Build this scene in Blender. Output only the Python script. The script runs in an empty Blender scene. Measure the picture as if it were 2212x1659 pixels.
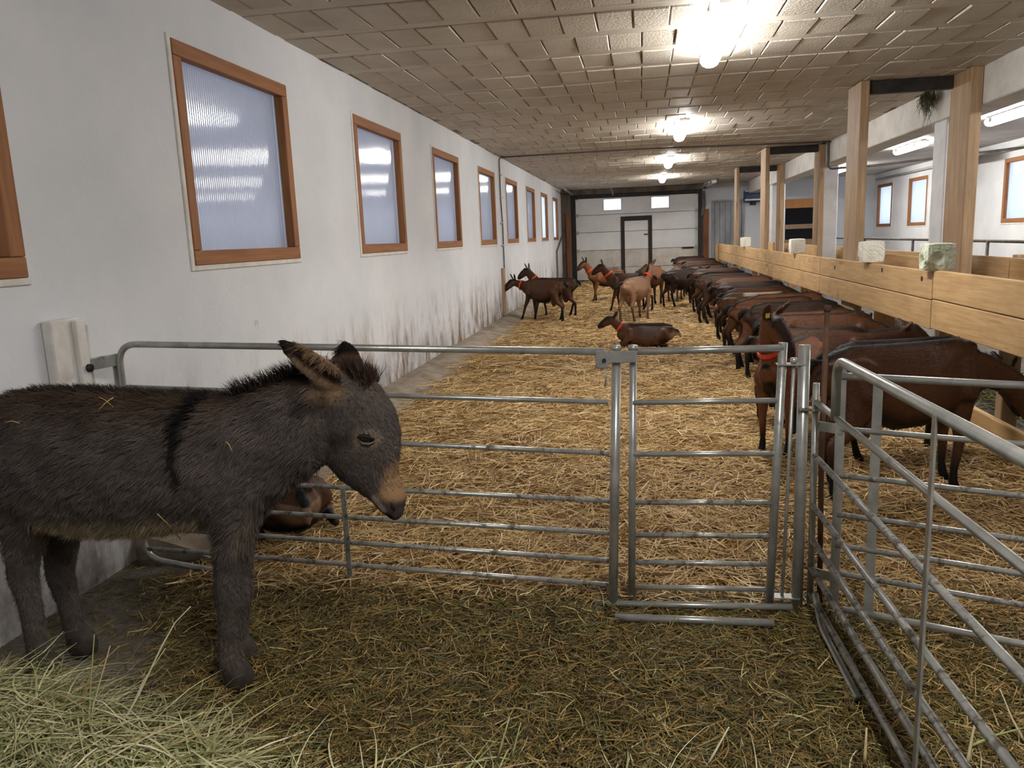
import bpy, math, random
import numpy as np
from mathutils import Vector, Matrix, kdtree

random.seed(7)
rng = np.random.default_rng(7)
scene = bpy.context.scene
col = scene.collection

# ------------------------------------------------------------------ camera, world, exposure
IMG_W, IMG_H, FPX = 2212, 1659, 1700.0
EYE = np.array([0.0, 0.0, 1.46])


def cam_basis(yaw, pitch, roll):
    f = np.array([math.sin(yaw) * math.cos(pitch), math.cos(yaw) * math.cos(pitch), math.sin(pitch)])
    r = np.array([math.cos(yaw), -math.sin(yaw), 0.0])
    u = np.cross(r, f)
    c, s = math.cos(roll), math.sin(roll)
    return np.array([c * r + s * u, -s * r + c * u, f])


CB = cam_basis(math.radians(-9.59), math.radians(-10.41), math.radians(-2.36))
cam_data = bpy.data.cameras.new('camera')
cam_data.sensor_width = 36.0
cam_data.lens = 36.0 * FPX / IMG_W
cam_data.clip_start = 0.02
cam_data.clip_end = 200
cam = bpy.data.objects.new('camera', cam_data)
col.objects.link(cam)
_m = Matrix.Identity(4)
for i in range(3):
    _m[i][0], _m[i][1], _m[i][2], _m[i][3] = CB[0][i], CB[1][i], -CB[2][i], EYE[i]
cam.matrix_world = _m
scene.camera = cam

world = bpy.data.worlds.new('overcast_sky')
scene.world = world
world.use_nodes = True
_bg = world.node_tree.nodes['Background']
_bg.inputs[0].default_value = (0.72, 0.82, 1.0, 1)
_bg.inputs[1].default_value = 1.2

scene.view_settings.view_transform = 'Standard'
scene.view_settings.look = 'None'
scene.view_settings.gamma = 1.0
scene.view_settings.use_curve_mapping = False
scene.view_settings.exposure = 0.55
scene.cycles.max_bounces = 6
scene.cycles.diffuse_bounces = 3
scene.cycles.glossy_bounces = 3
LAMP = 62.0          # emission of the lit lamp covers


def ray(px, py):
    return CB.T @ np.array([(px - IMG_W / 2) / FPX, -(py - IMG_H / 2) / FPX, 1.0])


def onz(px, py, z=0.0):
    d = ray(px, py)
    return EYE + d * (z - EYE[2]) / d[2]


def onx(px, py, x):
    d = ray(px, py)
    return EYE + d * x / d[0]


def ony(px, py, y):
    d = ray(px, py)
    return EYE + d * y / d[1]


def proj(P):
    v = (np.asarray(P, float) - EYE) @ CB.T
    return np.stack([IMG_W / 2 + FPX * v[..., 0] / v[..., 2], IMG_H / 2 - FPX * v[..., 1] / v[..., 2]], -1)


# ------------------------------------------------------------------ colours and materials
def lin(r, g, b):
    def f(c):
        c /= 255.0
        return c / 12.92 if c <= 0.04045 else ((c + 0.055) / 1.055) ** 2.4
    return (f(r), f(g), f(b), 1.0)


class NT:
    """small node-tree helper"""

    def __init__(self, name):
        self.mat = bpy.data.materials.new(name)
        self.mat.use_nodes = True
        self.t = self.mat.node_tree
        self.t.nodes.clear()
        self.out = self.n('ShaderNodeOutputMaterial')

    def n(self, kind, **kw):
        nd = self.t.nodes.new(kind)
        for k, v in kw.items():
            if k.startswith('i_'):
                nd.inputs[k[2:].replace('_', ' ')].default_value = v
            else:
                setattr(nd, k, v)
        return nd

    def l(self, a, b):
        self.t.links.new(a, b)

    def pos(self, space='object'):
        if space == 'world':
            return self.n('ShaderNodeNewGeometry').outputs['Position']
        return self.n('ShaderNodeTexCoord').outputs['Object']

    def noise(self, vec, scale, detail=4, rough=0.55, stretch=(1, 1, 1)):
        mp = self.n('ShaderNodeMapping')
        mp.inputs['Scale'].default_value = stretch
        self.l(vec, mp.inputs['Vector'])
        nz = self.n('ShaderNodeTexNoise')
        nz.inputs['Scale'].default_value = scale
        nz.inputs['Detail'].default_value = detail
        nz.inputs['Roughness'].default_value = rough
        self.l(mp.outputs[0], nz.inputs['Vector'])
        return nz.outputs['Fac']

    def ramp(self, fac, stops):
        r = self.n('ShaderNodeValToRGB')
        el = r.color_ramp.elements
        while len(el) < len(stops):
            el.new(0.5)
        for e, (p, c) in zip(el, stops):
            e.position = p
            e.color = c
        self.l(fac, r.inputs['Fac'])
        return r.outputs['Color']

    def mix(self, fac, a, b, mode='MIX'):
        m = self.n('ShaderNodeMix', data_type='RGBA', blend_type=mode)
        for sock, val in ((m.inputs[0], fac), (m.inputs[6], a), (m.inputs[7], b)):
            if hasattr(val, 'is_linked'):
                self.l(val, sock)
            else:
                sock.default_value = val
        return m.outputs[2]

    def math(self, op, a, b=0.0, clamp=False):
        m = self.n('ShaderNodeMath', operation=op, use_clamp=clamp)
        for sock, val in ((m.inputs[0], a), (m.inputs[1], b)):
            if hasattr(val, 'is_linked'):
                self.l(val, sock)
            else:
                sock.default_value = val
        return m.outputs[0]

    def bump(self, height, strength=0.4, dist=0.01):
        b = self.n('ShaderNodeBump')
        b.inputs['Strength'].default_value = strength
        b.inputs['Distance'].default_value = dist
        self.l(height, b.inputs['Height'])
        return b.outputs['Normal']

    def bsdf(self, color, rough=0.7, metal=0.0, spec=0.5, normal=None):
        p = self.n('ShaderNodeBsdfPrincipled')
        if hasattr(color, 'is_linked'):
            self.l(color, p.inputs['Base Color'])
        else:
            p.inputs['Base Color'].default_value = color
        if hasattr(rough, 'is_linked'):
            self.l(rough, p.inputs['Roughness'])
        else:
            p.inputs['Roughness'].default_value = rough
        p.inputs['Metallic'].default_value = metal
        p.inputs['Specular IOR Level'].default_value = spec
        if normal is not None:
            self.l(normal, p.inputs['Normal'])
        return p.outputs[0]

    def done(self, shader):
        self.l(shader, self.out.inputs['Surface'])
        return self.mat


def mottled(name, c0, c1, scale=6, stretch=(1, 1, 1), rough=0.75, metal=0.0, bump=0.0, spec=0.4, lo=0.35, hi=0.65,
            detail=5, space='object', bscale=None):
    t = NT(name)
    p = t.pos(space)
    f = t.noise(p, scale, detail, 0.6, stretch)
    c = t.ramp(f, [(lo, c0), (hi, c1)])
    nrm = None
    if bump:
        nrm = t.bump(t.noise(p, bscale or scale * 4, 4, 0.6, stretch), bump, 0.01)
    return t.done(t.bsdf(c, rough, metal, spec, nrm))


def plaster(name, base, base2, stain, stain_top, stain_amt, grey=0.0):
    t = NT(name)
    p = t.pos('world')
    c = t.ramp(t.noise(p, 1.3, 6, 0.6), [(0.3, base2), (0.7, base)])
    sep = t.n('ShaderNodeSeparateXYZ')
    t.l(p, sep.inputs[0])
    # dirt streaks rubbed on by the animals, thick near the bedding
    h = t.math('SUBTRACT', 1.0, t.math('DIVIDE', sep.outputs['Z'], stain_top), True)
    far = t.math('ADD', 0.25, t.math('MULTIPLY', t.math('SUBTRACT', sep.outputs['Y'], 2.0), 0.22), True)
    st = t.ramp(t.noise(p, 2.6, 8, 0.72, (1, 1.6, 0.55)), [(0.47, (0, 0, 0, 1)), (0.68, (1, 1, 1, 1))])
    m = t.math('MULTIPLY', t.math('MULTIPLY', st, t.math('MULTIPLY', h, far)), stain_amt, True)
    c = t.mix(m, c, stain)
    low = t.math('SUBTRACT', 1.0, t.math('DIVIDE', sep.outputs['Z'], 0.5), True)
    mud = t.ramp(t.noise(p, 3.4, 7, 0.7, (1, 1, 0.8)), [(0.34, (0, 0, 0, 1)), (0.6, (1, 1, 1, 1))])
    c = t.mix(t.math('MULTIPLY', t.math('MULTIPLY', mud, low), stain_amt * 0.42, True), c, lin(96, 82, 66))
    sp = t.ramp(t.noise(p, 9, 2, 0.4, (1, 1, 0.7)), [(0.755, (0, 0, 0, 1)), (0.80, (1, 1, 1, 1))])
    lowz = t.math('SUBTRACT', 1.35, sep.outputs['Z'], True)
    c = t.mix(t.math('MULTIPLY', t.math('MULTIPLY', sp, lowz), 0.75, True), c, lin(96, 74, 52))
    nrm = t.bump(t.noise(p, 28, 6, 0.65), 0.35, 0.008)
    return t.done(t.bsdf(c, 0.85, 0, 0.25, nrm))


M = {}
M['wall_left'] = plaster('whitewashed_plaster', lin(222, 223, 226), lin(206, 209, 214), lin(128, 102, 76), 0.95, 1.9)
M['wall_right'] = plaster('whitewash_right', lin(226, 226, 226), lin(206, 208, 212), lin(132, 116, 100), 0.9, 0.8)
M['wall_far'] = plaster('whitewash_far', lin(214, 216, 220), lin(196, 200, 206), lin(120, 104, 88), 1.0, 0.9)
M['column'] = mottled('painted_concrete', lin(206, 208, 214), lin(226, 227, 230), 3, rough=0.85, bump=0.2)
M['beam'] = mottled('whitewashed_beam', lin(196, 192, 186), lin(216, 213, 208), 3, rough=0.85, bump=0.25)
M['dark_concrete'] = mottled('mottled_dark_concrete', lin(74, 66, 58), lin(118, 106, 94), 3, (1, 1, 0.5), 0.9, bump=0.3)
M['kerb'] = mottled('kerb_concrete', lin(120, 106, 90), lin(158, 146, 130), 5, rough=0.9, bump=0.4)
M['floor'] = mottled('barn_floor_concrete', lin(78, 72, 64), lin(112, 106, 98), 7, rough=0.85, bump=0.5, detail=8)


def block_mat():
    t = NT('ceiling_block_clay')
    p = t.pos('world')
    inf = t.n('ShaderNodeObjectInfo')
    c = t.ramp(t.noise(p, 2.0, 5, 0.6), [(0.3, lin(180, 171, 158)), (0.7, lin(200, 192, 180))])
    v = t.math('ADD', 0.90, t.math('MULTIPLY', inf.outputs['Random'], 0.16))
    hs = t.n('ShaderNodeHueSaturation')
    t.l(v, hs.inputs['Value'])
    t.l(c, hs.inputs['Color'])
    nrm = t.bump(t.noise(p, 55, 3, 0.6), 0.8, 0.012)
    return t.done(t.bsdf(hs.outputs[0], 0.6, 0, 0.35, nrm))


def joint_mat():
    t = NT('ceiling_mortar')
    p = t.pos('world')
    c = t.ramp(t.noise(p, 3.1, 3, 0.6), [(0.42, lin(120, 106, 92)), (0.5, lin(166, 156, 144)), (0.6, lin(232, 228, 220))])
    return t.done(t.bsdf(c, 0.8, 0, 0.3))


M['block'] = block_mat()
M['joint'] = joint_mat()
M['joist'] = mottled('ceiling_joist_face', lin(184, 175, 162), lin(200, 192, 180), 3, (1, 1, 1), 0.65, bump=0.15)
M['slab_right'] = mottled('aisle_ceiling', lin(176, 170, 164), lin(196, 190, 184), 2, rough=0.7, bump=0.2)


def wood(name, c0, c1, knot, along='z', dirt=None, rough=0.65):
    t = NT(name)
    p = t.pos()
    s = {'x': (0.35, 6, 6), 'y': (6, 0.35, 6), 'z': (6, 6, 0.35)}[along]
    k = {'x': (0.5, 2.2, 2.2), 'y': (2.2, 0.5, 2.2), 'z': (2.2, 2.2, 0.5)}[along]
    inf = t.n('ShaderNodeObjectInfo')
    off = t.n('ShaderNodeVectorMath', operation='ADD')
    t.l(p, off.inputs[0])
    sc = t.math('MULTIPLY', inf.outputs['Random'], 17.0)
    t.l(sc, off.inputs[1])
    p2 = off.outputs[0]
    c = t.ramp(t.noise(p2, 6, 6, 0.6, s), [(0.3, c0), (0.72, c1)])
    kn = t.ramp(t.noise(p2, 3.2, 2, 0.5, k), [(0.68, (0, 0, 0, 1)), (0.76, (1, 1, 1, 1))])
    c = t.mix(t.math('MULTIPLY', kn, 0.7), c, knot)
    if dirt:
        d = t.ramp(t.noise(p2, 1.6, 6, 0.65), [(0.48, (0, 0, 0, 1)), (0.72, (1, 1, 1, 1))])
        c = t.mix(t.math('MULTIPLY', d, 0.4), c, dirt)
    nrm = t.bump(t.noise(p2, 14, 4, 0.6, s), 0.25, 0.006)
    return t.done(t.bsdf(c, rough, 0, 0.3, nrm))


M['frame_wood'] = wood('stained_window_timber', lin(132, 86, 52), lin(164, 112, 70), lin(84, 50, 30), 'z')
M['frame_wood_level'] = wood('stained_window_rail', lin(132, 86, 52), lin(164, 112, 70), lin(84, 50, 30), 'y')
M['post_wood'] = wood('weathered_post_timber', lin(150, 120, 90), lin(186, 158, 126), lin(110, 80, 56), 'z', lin(120, 104, 92))
M['plank_wood'] = wood('partition_plank_timber', lin(176, 140, 96), lin(206, 172, 124), lin(120, 84, 52), 'y', lin(128, 98, 66))
M['panel_wood'] = wood('orange_board_timber', lin(178, 124, 74), lin(200, 148, 96), lin(110, 70, 40), 'z')
M['rust_board'] = mottled('rusty_brown_board', lin(104, 62, 38), lin(146, 90, 54), 4, (1, 1, 0.3), 0.7)
M['frame_white'] = mottled('overpainted_casing', lin(206, 200, 192), lin(224, 222, 218), 9, rough=0.8, bump=0.2)


def pane_mat(name, tint, trans, rough):
    t = NT(name)
    tr = t.n('ShaderNodeBsdfTranslucent')
    tr.inputs['Color'].default_value = tint
    p = t.pos()
    c = t.ramp(t.noise(p, 2, 3), [(0.3, lin(128, 130, 140)), (0.7, lin(146, 148, 158))])
    pb = t.n('ShaderNodeBsdfPrincipled')
    t.l(c, pb.inputs['Base Color'])
    pb.inputs['Roughness'].default_value = rough
    pb.inputs['IOR'].default_value = 2.0
    pb.inputs['Coat Weight'].default_value = 1.0
    pb.inputs['Coat Roughness'].default_value = rough
    pb.inputs['Coat IOR'].default_value = 2.2
    pr = pb.outputs[0]
    mx = t.n('ShaderNodeMixShader')
    mx.inputs[0].default_value = trans
    t.l(pr, mx.inputs[1])
    t.l(tr.outputs[0], mx.inputs[2])
    return t.done(mx.outputs[0])


M['pane'] = pane_mat('ribbed_polycarbonate', (0.50, 0.50, 0.545, 1), 0.34, 0.06)
M['pane_clear'] = pane_mat('milky_polycarbonate', (0.95, 0.97, 1.0, 1), 0.9, 0.2)


def glass_mat():
    t = NT('clear_door_pane')
    tr = t.n('ShaderNodeBsdfTransparent')
    gl = t.n('ShaderNodeBsdfGlossy')
    gl.inputs['Roughness'].default_value = 0.05
    mx = t.n('ShaderNodeMixShader')
    mx.inputs[0].default_value = 0.06
    t.l(tr.outputs[0], mx.inputs[1])
    t.l(gl.outputs[0], mx.inputs[2])
    return t.done(mx.outputs[0])


M['glass'] = glass_mat()


def galv(name, dirt, amt, lo):
    t = NT(name)
    p = t.pos()
    c = t.ramp(t.noise(p, 14, 4), [(0.3, lin(150, 151, 148)), (0.7, lin(186, 187, 183))])
    d = t.ramp(t.noise(p, 20, 6, 0.7), [(lo, (0, 0, 0, 1)), (lo + 0.13, (1, 1, 1, 1))])
    dm = t.math('MULTIPLY', d, amt)
    c = t.mix(dm, c, dirt)
    r = t.math('ADD', 0.34, t.math('MULTIPLY', dm, 0.45))
    pb = t.n('ShaderNodeBsdfPrincipled')
    t.l(c, pb.inputs['Base Color'])
    t.l(r, pb.inputs['Roughness'])
    t.l(t.math('MULTIPLY', t.math('SUBTRACT', 1.0, dm), 0.55), pb.inputs['Metallic'])
    t.l(t.bump(t.noise(p, 60, 3), 0.1, 0.002), pb.inputs['Normal'])
    return t.done(pb.outputs[0])


M['galv'] = galv('galvanised_tube', lin(92, 84, 66), 0.7, 0.60)
M['galv_dirty'] = galv('soiled_galvanised_tube', lin(74, 62, 46), 0.9, 0.50)
M['rust'] = mottled('rusty_iron', lin(70, 50, 40), lin(118, 86, 66), 14, (1, 1, 0.4), 0.85, 0.1, 0.4)
M['steel_dark'] = mottled('dark_steel', lin(34, 32, 32), lin(58, 54, 52), 8, rough=0.6, metal=0.2)
M['door_panel'] = mottled('painted_door_panel', lin(230, 230, 232), lin(242, 242, 242), 2, rough=0.6, bump=0.05, lo=0.3, hi=0.6)
M['door_low'] = mottled('soiled_door_panel', lin(200, 192, 178), lin(226, 222, 214), 3, rough=0.7, bump=0.05)
M['door_dark'] = mottled('dark_door_frame', lin(38, 30, 28), lin(52, 44, 40), 8, rough=0.6)
M['grey_door'] = mottled('grey_door_leaf', lin(120, 122, 124), lin(164, 166, 168), 3, (1, 1, 0.4), 0.7)
M['zinc'] = mottled('zinc_sheet', lin(150, 152, 154), lin(180, 182, 184), 8, rough=0.4, metal=0.6)
M['cable'] = mottled('grey_cable', lin(84, 80, 75), lin(110, 105, 99), 9, rough=0.7)
M['conduit'] = mottled('pale_conduit', lin(176, 174, 168), lin(200, 198, 192), 9, rough=0.7)
M['blue'] = mottled('blue_grey_housing', lin(40, 54, 84), lin(58, 74, 108), 6, rough=0.5)
M['white_plastic'] = mottled('white_plastic', lin(206, 206, 204), lin(224, 224, 222), 6, rough=0.5)
M['black_void'] = mottled('opening_shade_black', lin(14, 14, 22), lin(20, 20, 30), 5, rough=0.9)  # near black standing for the shade inside the hatch opening
M['salt'] = mottled('salt_lick', lin(214, 208, 192), lin(236, 232, 222), 9, rough=0.55, bump=0.4)
M['salt_green'] = mottled('worn_salt_lick', lin(178, 186, 160), lin(222, 224, 206), 8, rough=0.5, bump=0.5)
M['collar'] = mottled('orange_collar', lin(206, 62, 30), lin(232, 84, 44), 20, rough=0.6)
M['tag_yellow'] = mottled('yellow_tag', lin(214, 190, 60), lin(232, 212, 90), 20, rough=0.5)
M['hoof'] = mottled('dark_hoof', lin(34, 28, 24), lin(60, 50, 42), 30, rough=0.7)
M['eye'] = mottled('dark_eye', lin(8, 6, 6), lin(18, 12, 10), 30, rough=0.12, spec=0.7)
M['lid'] = mottled('pale_eyelid', lin(84, 74, 67), lin(104, 92, 83), 60, rough=0.8)
M['nostril'] = mottled('dark_nostril', lin(20, 16, 16), lin(34, 28, 26), 60, rough=0.8)


def emit_mat(name, color, strength):
    t = NT(name)
    e = t.n('ShaderNodeEmission')
    e.inputs[0].default_value = color
    e.inputs[1].default_value = strength
    return t.done(e.outputs[0])


M['lens'] = emit_mat('lit_lamp_cover', (1.0, 0.975, 0.93, 1), LAMP)


def attr_mat(name, rough=0.8, spec=0.25, bump=0.0, tint=False, bscale=90, bstretch=(1, 1, 1), transl=0.0):
    t = NT(name)
    a = t.n('ShaderNodeAttribute', attribute_name='Col')
    c = a.outputs['Color']
    if tint:
        inf = t.n('ShaderNodeObjectInfo')
        c = t.mix(1.0, c, inf.outputs['Color'], 'MULTIPLY')
    nrm = None
    if bump:
        p = t.pos()
        f = t.noise(p, bscale, 4, 0.65, bstretch)
        nrm = t.bump(f, bump, 0.01)
        v = t.math('ADD', 0.72, t.math('MULTIPLY', f, 0.56))
        hs = t.n('ShaderNodeHueSaturation')
        t.l(v, hs.inputs['Value'])
        t.l(c, hs.inputs['Color'])
        c = hs.outputs[0]
    return t.done(t.bsdf(c, rough, 0, spec, nrm))


M['straw'] = attr_mat('straw_stalks', 0.55, 0.35)
M['fur'] = attr_mat('donkey_coat', 0.75, 0.2)
M['skin'] = attr_mat('donkey_hide', 0.9, 0.1, 0.5, False, 60)
M['goat'] = attr_mat('goat_coat', 0.6, 0.3, 0.35, True, 70, (0.35, 1, 1))
M['straw_bed'] = mottled('matted_straw', lin(104, 78, 48), lin(162, 128, 82), 30, (1, 1, 1), 0.9, bump=0.8, space='world')
M['hay_bed'] = mottled('matted_hay', lin(54, 44, 26), lin(98, 82, 48), 34, (1, 1, 1), 0.9, bump=0.8, space='world')
M['weed'] = mottled('dusty_hay_tuft', lin(74, 76, 52), lin(110, 108, 84), 30, rough=0.9)


# ------------------------------------------------------------------ mesh helpers
def V3(a):
    return np.asarray(a, float)


def unit(v):
    v = V3(v)
    return v / max(1e-9, np.linalg.norm(v))


class MB:
    def __init__(self):
        self.v, self.f = [], []

    def add(self, vs, fs):
        o = len(self.v)
        self.v.extend([tuple(map(float, p)) for p in vs])
        self.f.extend([tuple(i + o for i in q) for q in fs])
        return self

    def box(self, x0, x1, y0, y1, z0, z1):
        return self.add([(x0, y0, z0), (x1, y0, z0), (x1, y1, z0), (x0, y1, z0), (x0, y0, z1), (x1, y0, z1), (x1, y1, z1), (x0, y1, z1)],
                        [(0, 3, 2, 1), (4, 5, 6, 7), (0, 1, 5, 4), (1, 2, 6, 5), (2, 3, 7, 6), (3, 0, 4, 7)])

    def bbox(self, x0, x1, y0, y1, z0, z1, b=0.006):
        """box with chamfered edges"""
        X, Y, Z = (x0, x1), (y0, y1), (z0, z1)
        vs, idx = [], {}
        for ix in (0, 1):
            for iy in (0, 1):
                for iz in (0, 1):
                    sx, sy, sz = (1, -1)[ix], (1, -1)[iy], (1, -1)[iz]
                    for a in range(3):
                        p = [X[ix] + sx * b, Y[iy] + sy * b, Z[iz] + sz * b]
                        p[a] = (X, Y, Z)[a][(ix, iy, iz)[a]]
                        idx[ix, iy, iz, a] = len(vs)
                        vs.append(p)
        fs = []
        for a in range(3):
            o = [k for k in range(3) if k != a]
            for s in (0, 1):
                q = []
                for (i, j) in ((0, 0), (1, 0), (1, 1), (0, 1)):
                    k = [0, 0, 0]
                    k[a], k[o[0]], k[o[1]] = s, i, j
                    q.append(idx[k[0], k[1], k[2], a])
                fs.append(tuple(q))
            for i in (0, 1):
                for j in (0, 1):
                    k0, k1 = [0, 0, 0], [0, 0, 0]
                    k0[o[0]], k0[o[1]] = i, j
                    k1[o[0]], k1[o[1]] = i, j
                    k0[a], k1[a] = 0, 1
                    fs.append((idx[(*k0, o[0])], idx[(*k1, o[0])], idx[(*k1, o[1])], idx[(*k0, o[1])]))
        for ix in (0, 1):
            for iy in (0, 1):
                for iz in (0, 1):
                    fs.append(tuple(idx[ix, iy, iz, a] for a in range(3)))
        return self.add(vs, fs)

    def bar(self, p0, p1, w, h, up=(0, 0, 1)):
        p0, p1 = V3(p0), V3(p1)
        t = unit(p1 - p0)
        s = unit(np.cross(t, up))
        u = np.cross(s, t)
        vs = []
        for p in (p0, p1):
            for a, b in ((-1, -1), (1, -1), (1, 1), (-1, 1)):
                vs.append(p + s * a * w / 2 + u * b * h / 2)
        return self.add(vs, [(3, 2, 1, 0), (4, 5, 6, 7), (0, 1, 5, 4), (1, 2, 6, 5), (2, 3, 7, 6), (3, 0, 4, 7)])

    def rings(self, rs):
        n = len(rs[0])
        vs = np.concatenate([V3(r) for r in rs])
        fs = []
        for k in range(len(rs) - 1):
            for i in range(n):
                j = (i + 1) % n
                fs.append((k * n + i, k * n + j, (k + 1) * n + j, (k + 1) * n + i))
        fs.append(tuple(range(n))[::-1])
        fs.append(tuple((len(rs) - 1) * n + i for i in range(n)))
        return self.add(vs, fs)

    def tube(self, path, r, n=10):
        P = [V3(p) for p in path]
        rr = r if hasattr(r, '__len__') else [r] * len(P)
        rs, ref = [], None
        for i, p in enumerate(P):
            t = unit(P[min(i + 1, len(P) - 1)] - P[max(i - 1, 0)])
            if ref is None:
                ref = np.array([0, 0, 1.0]) if abs(t[2]) < 0.9 else np.array([1.0, 0, 0])
            u = unit(ref - t * np.dot(ref, t))
            ref = u
            w = np.cross(t, u)
            a = np.linspace(0, 2 * math.pi, n, endpoint=False)
            rs.append(p + rr[i] * (np.outer(np.cos(a), u) + np.outer(np.sin(a), w)))
        return self.rings(rs)

    def chain(self, pts, us, vs, n=16, pear=0.0):
        """elliptic loft with rounded ends: centre, half-axis u, half-axis v per station"""
        C, U, W = [V3(p) for p in pts], [V3(u) for u in us], [V3(v) for v in vs]
        rs = []
        a = np.linspace(0, 2 * math.pi, n, endpoint=False)

        def ring(c, u, w, s):
            q = 1 - pear * np.clip(np.sin(a), 0, 1) + 0.25 * pear * np.clip(-np.sin(a), 0, 1)
            return c + s * (np.outer(np.cos(a) * q, u) + np.outer(np.sin(a), w))
        e0 = unit(C[0] - C[1]) * min(np.linalg.norm(U[0]), np.linalg.norm(W[0]))
        e1 = unit(C[-1] - C[-2]) * min(np.linalg.norm(U[-1]), np.linalg.norm(W[-1]))
        rs.append(ring(C[0] + e0 * 0.9, U[0], W[0], 0.3))
        rs.append(ring(C[0] + e0 * 0.6, U[0], W[0], 0.75))
        for c, u, w in zip(C, U, W):
            rs.append(ring(c, u, w, 1.0))
        rs.append(ring(C[-1] + e1 * 0.6, U[-1], W[-1], 0.75))
        rs.append(ring(C[-1] + e1 * 0.9, U[-1], W[-1], 0.3))
        return self.rings(rs)

    def limb(self, pts, rad, side=(0, 1, 0), n=12):
        """round or (side, depth) elliptic limb along a path"""
        P = [V3(p) for p in pts]
        us, ws = [], []
        for i in range(len(P)):
            t = unit(P[min(i + 1, len(P) - 1)] - P[max(i - 1, 0)])
            s = V3(side)
            u = unit(s - t * np.dot(s, t))
            w = np.cross(t, u)
            r = rad[i] if hasattr(rad[i], '__len__') else (rad[i], rad[i])
            us.append(u * r[0])
            ws.append(w * r[1])
        return self.chain(P, us, ws, n)

    def mesh(self, name, origin=(0, 0, 0)):
        me = bpy.data.meshes.new(name)
        o = V3(origin)
        me.from_pydata([tuple(V3(p) - o) for p in self.v], [], self.f)
        return me

    def build(self, name, mat, parent=None, smooth=False, origin=None):
        if parent is not None:
            o = wloc(parent)
        elif origin is not None:
            o = V3(origin)
        else:
            a = np.array(self.v)
            o = np.array([(a[:, 0].min() + a[:, 0].max()) / 2, (a[:, 1].min() + a[:, 1].max()) / 2, a[:, 2].min()])
        me = self.mesh(name, o)
        ob = bpy.data.objects.new(name, me)
        me.materials.append(M[mat] if isinstance(mat, str) else mat)
        if smooth:
            me.polygons.foreach_set('use_smooth', [True] * len(me.polygons))
        col.objects.link(ob)
        if parent is not None:
            ob.parent = parent
        else:
            ob.location = o
        return ob


def wloc(ob):
    p = np.zeros(3)
    while ob is not None:
        p += V3(ob.location)
        ob = ob.parent
    return p


def tag(o, label, cat=None, group=None, kind=None):
    o['label'] = label
    if cat:
        o['category'] = cat
    if group:
        o['group'] = group
    if kind:
        o['kind'] = kind
    return o


def thing(name, label, cat, loc=(0, 0, 0), rz=0.0, group=None, kind=None):
    o = bpy.data.objects.new(name, None)
    o.empty_display_size = 0.1
    col.objects.link(o)
    o.location = tuple(map(float, loc))
    o.rotation_euler = (0, 0, rz)
    return tag(o, label, cat, group, kind)


def share(name, mesh, loc, parent=None, rot=(0, 0, 0), scale=(1, 1, 1)):
    o = bpy.data.objects.new(name, mesh)
    col.objects.link(o)
    o.parent = parent
    o.location = tuple(map(float, loc))
    o.rotation_euler = rot
    o.scale = scale
    return o


def rounded(path, radius, n=6):
    """round the inner corners of a polyline"""
    P = [V3(p) for p in path]
    out = [P[0]]
    for i in range(1, len(P) - 1):
        a, b = unit(P[i - 1] - P[i]), unit(P[i + 1] - P[i])
        s, e = P[i] + a * radius, P[i] + b * radius
        for k in range(n + 1):
            t = k / n
            out.append((1 - t) ** 2 * s + 2 * t * (1 - t) * P[i] + t * t * e)
    out.append(P[-1])
    return out


# ------------------------------------------------------------------ room shell
XL, XB, XR, YF, YN, ZC = -2.5, 3.27, 7.0, 26.0, -3.5, 2.92

tag(MB().box(XL - 0.3, XR + 0.3, YN - 0.3, YF + 0.3, -0.25, -0.035).build('floor', 'floor'), 'grey concrete barn floor, bare beside the donkey pen wall', 'floor', kind='structure')


def wall_with_holes(x0, x1, y0, y1, z0, z1, holes):
    """boxes around openings (ya, yb, za, zb), along y"""
    mb = MB()
    y = y0
    for (a, b, c, d) in sorted(holes):
        mb.box(x0, x1, y, a, z0, z1)
        mb.box(x0, x1, a, b, z0, c)
        mb.box(x0, x1, a, b, d, z1)
        y = b
    mb.box(x0, x1, y, y1, z0, z1)
    return mb


WIN_Z0, WIN_Z1, WIN_W = 1.385, 2.605, 1.42
win_left = [1.49, 4.16, 6.92, 9.62, 12.38, 14.93, 17.65, 20.28, 22.98]
FB = 0.085
holes = [(y + FB - 0.01, y + WIN_W - FB + 0.01, WIN_Z0 + FB - 0.01, WIN_Z1 - FB + 0.01) for y in [-1.2] + win_left]
tag(wall_with_holes(XL - 0.3, XL, YN, YF + 0.3, -0.06, ZC + 0.2, holes).build('wall_left', 'wall_left'),
    'whitewashed plaster wall with timber framed windows and brown dirt stains', 'wall', kind='structure')
win_right = [24.2 - 2.82 * k for k in range(9)]
holes_r = [(y + FB - 0.01, y + WIN_W - FB + 0.01, WIN_Z0 + FB - 0.01, WIN_Z1 - FB + 0.01) for y in win_right]
tag(wall_with_holes(XR, XR + 0.3, YN, YF + 0.3, -0.06, ZC + 0.2, holes_r).build('wall_right', 'wall_right'),
    'white wall with framed windows beyond the feed alley', 'wall', kind='structure')
tag(MB().box(XL - 0.3, XR + 0.3, YN - 0.3, YN, -0.06, ZC + 0.2).build('wall_near', 'wall_right'), 'white end wall on the donkey pen side', 'wall', kind='structure')
DX0, DX1, DZ = -2.1, 1.8, 2.68
mb = MB()
mb.box(XL - 0.3, DX0, YF, YF + 0.3, -0.06, ZC + 0.2)
mb.box(DX0, DX1, YF, YF + 0.3, DZ, ZC + 0.2)
mb.box(DX1, XR + 0.3, YF, YF + 0.3, -0.06, ZC + 0.2)
tag(mb.build('wall_far', 'wall_far'), 'pale end wall around the sectional door', 'wall', kind='structure')


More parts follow.
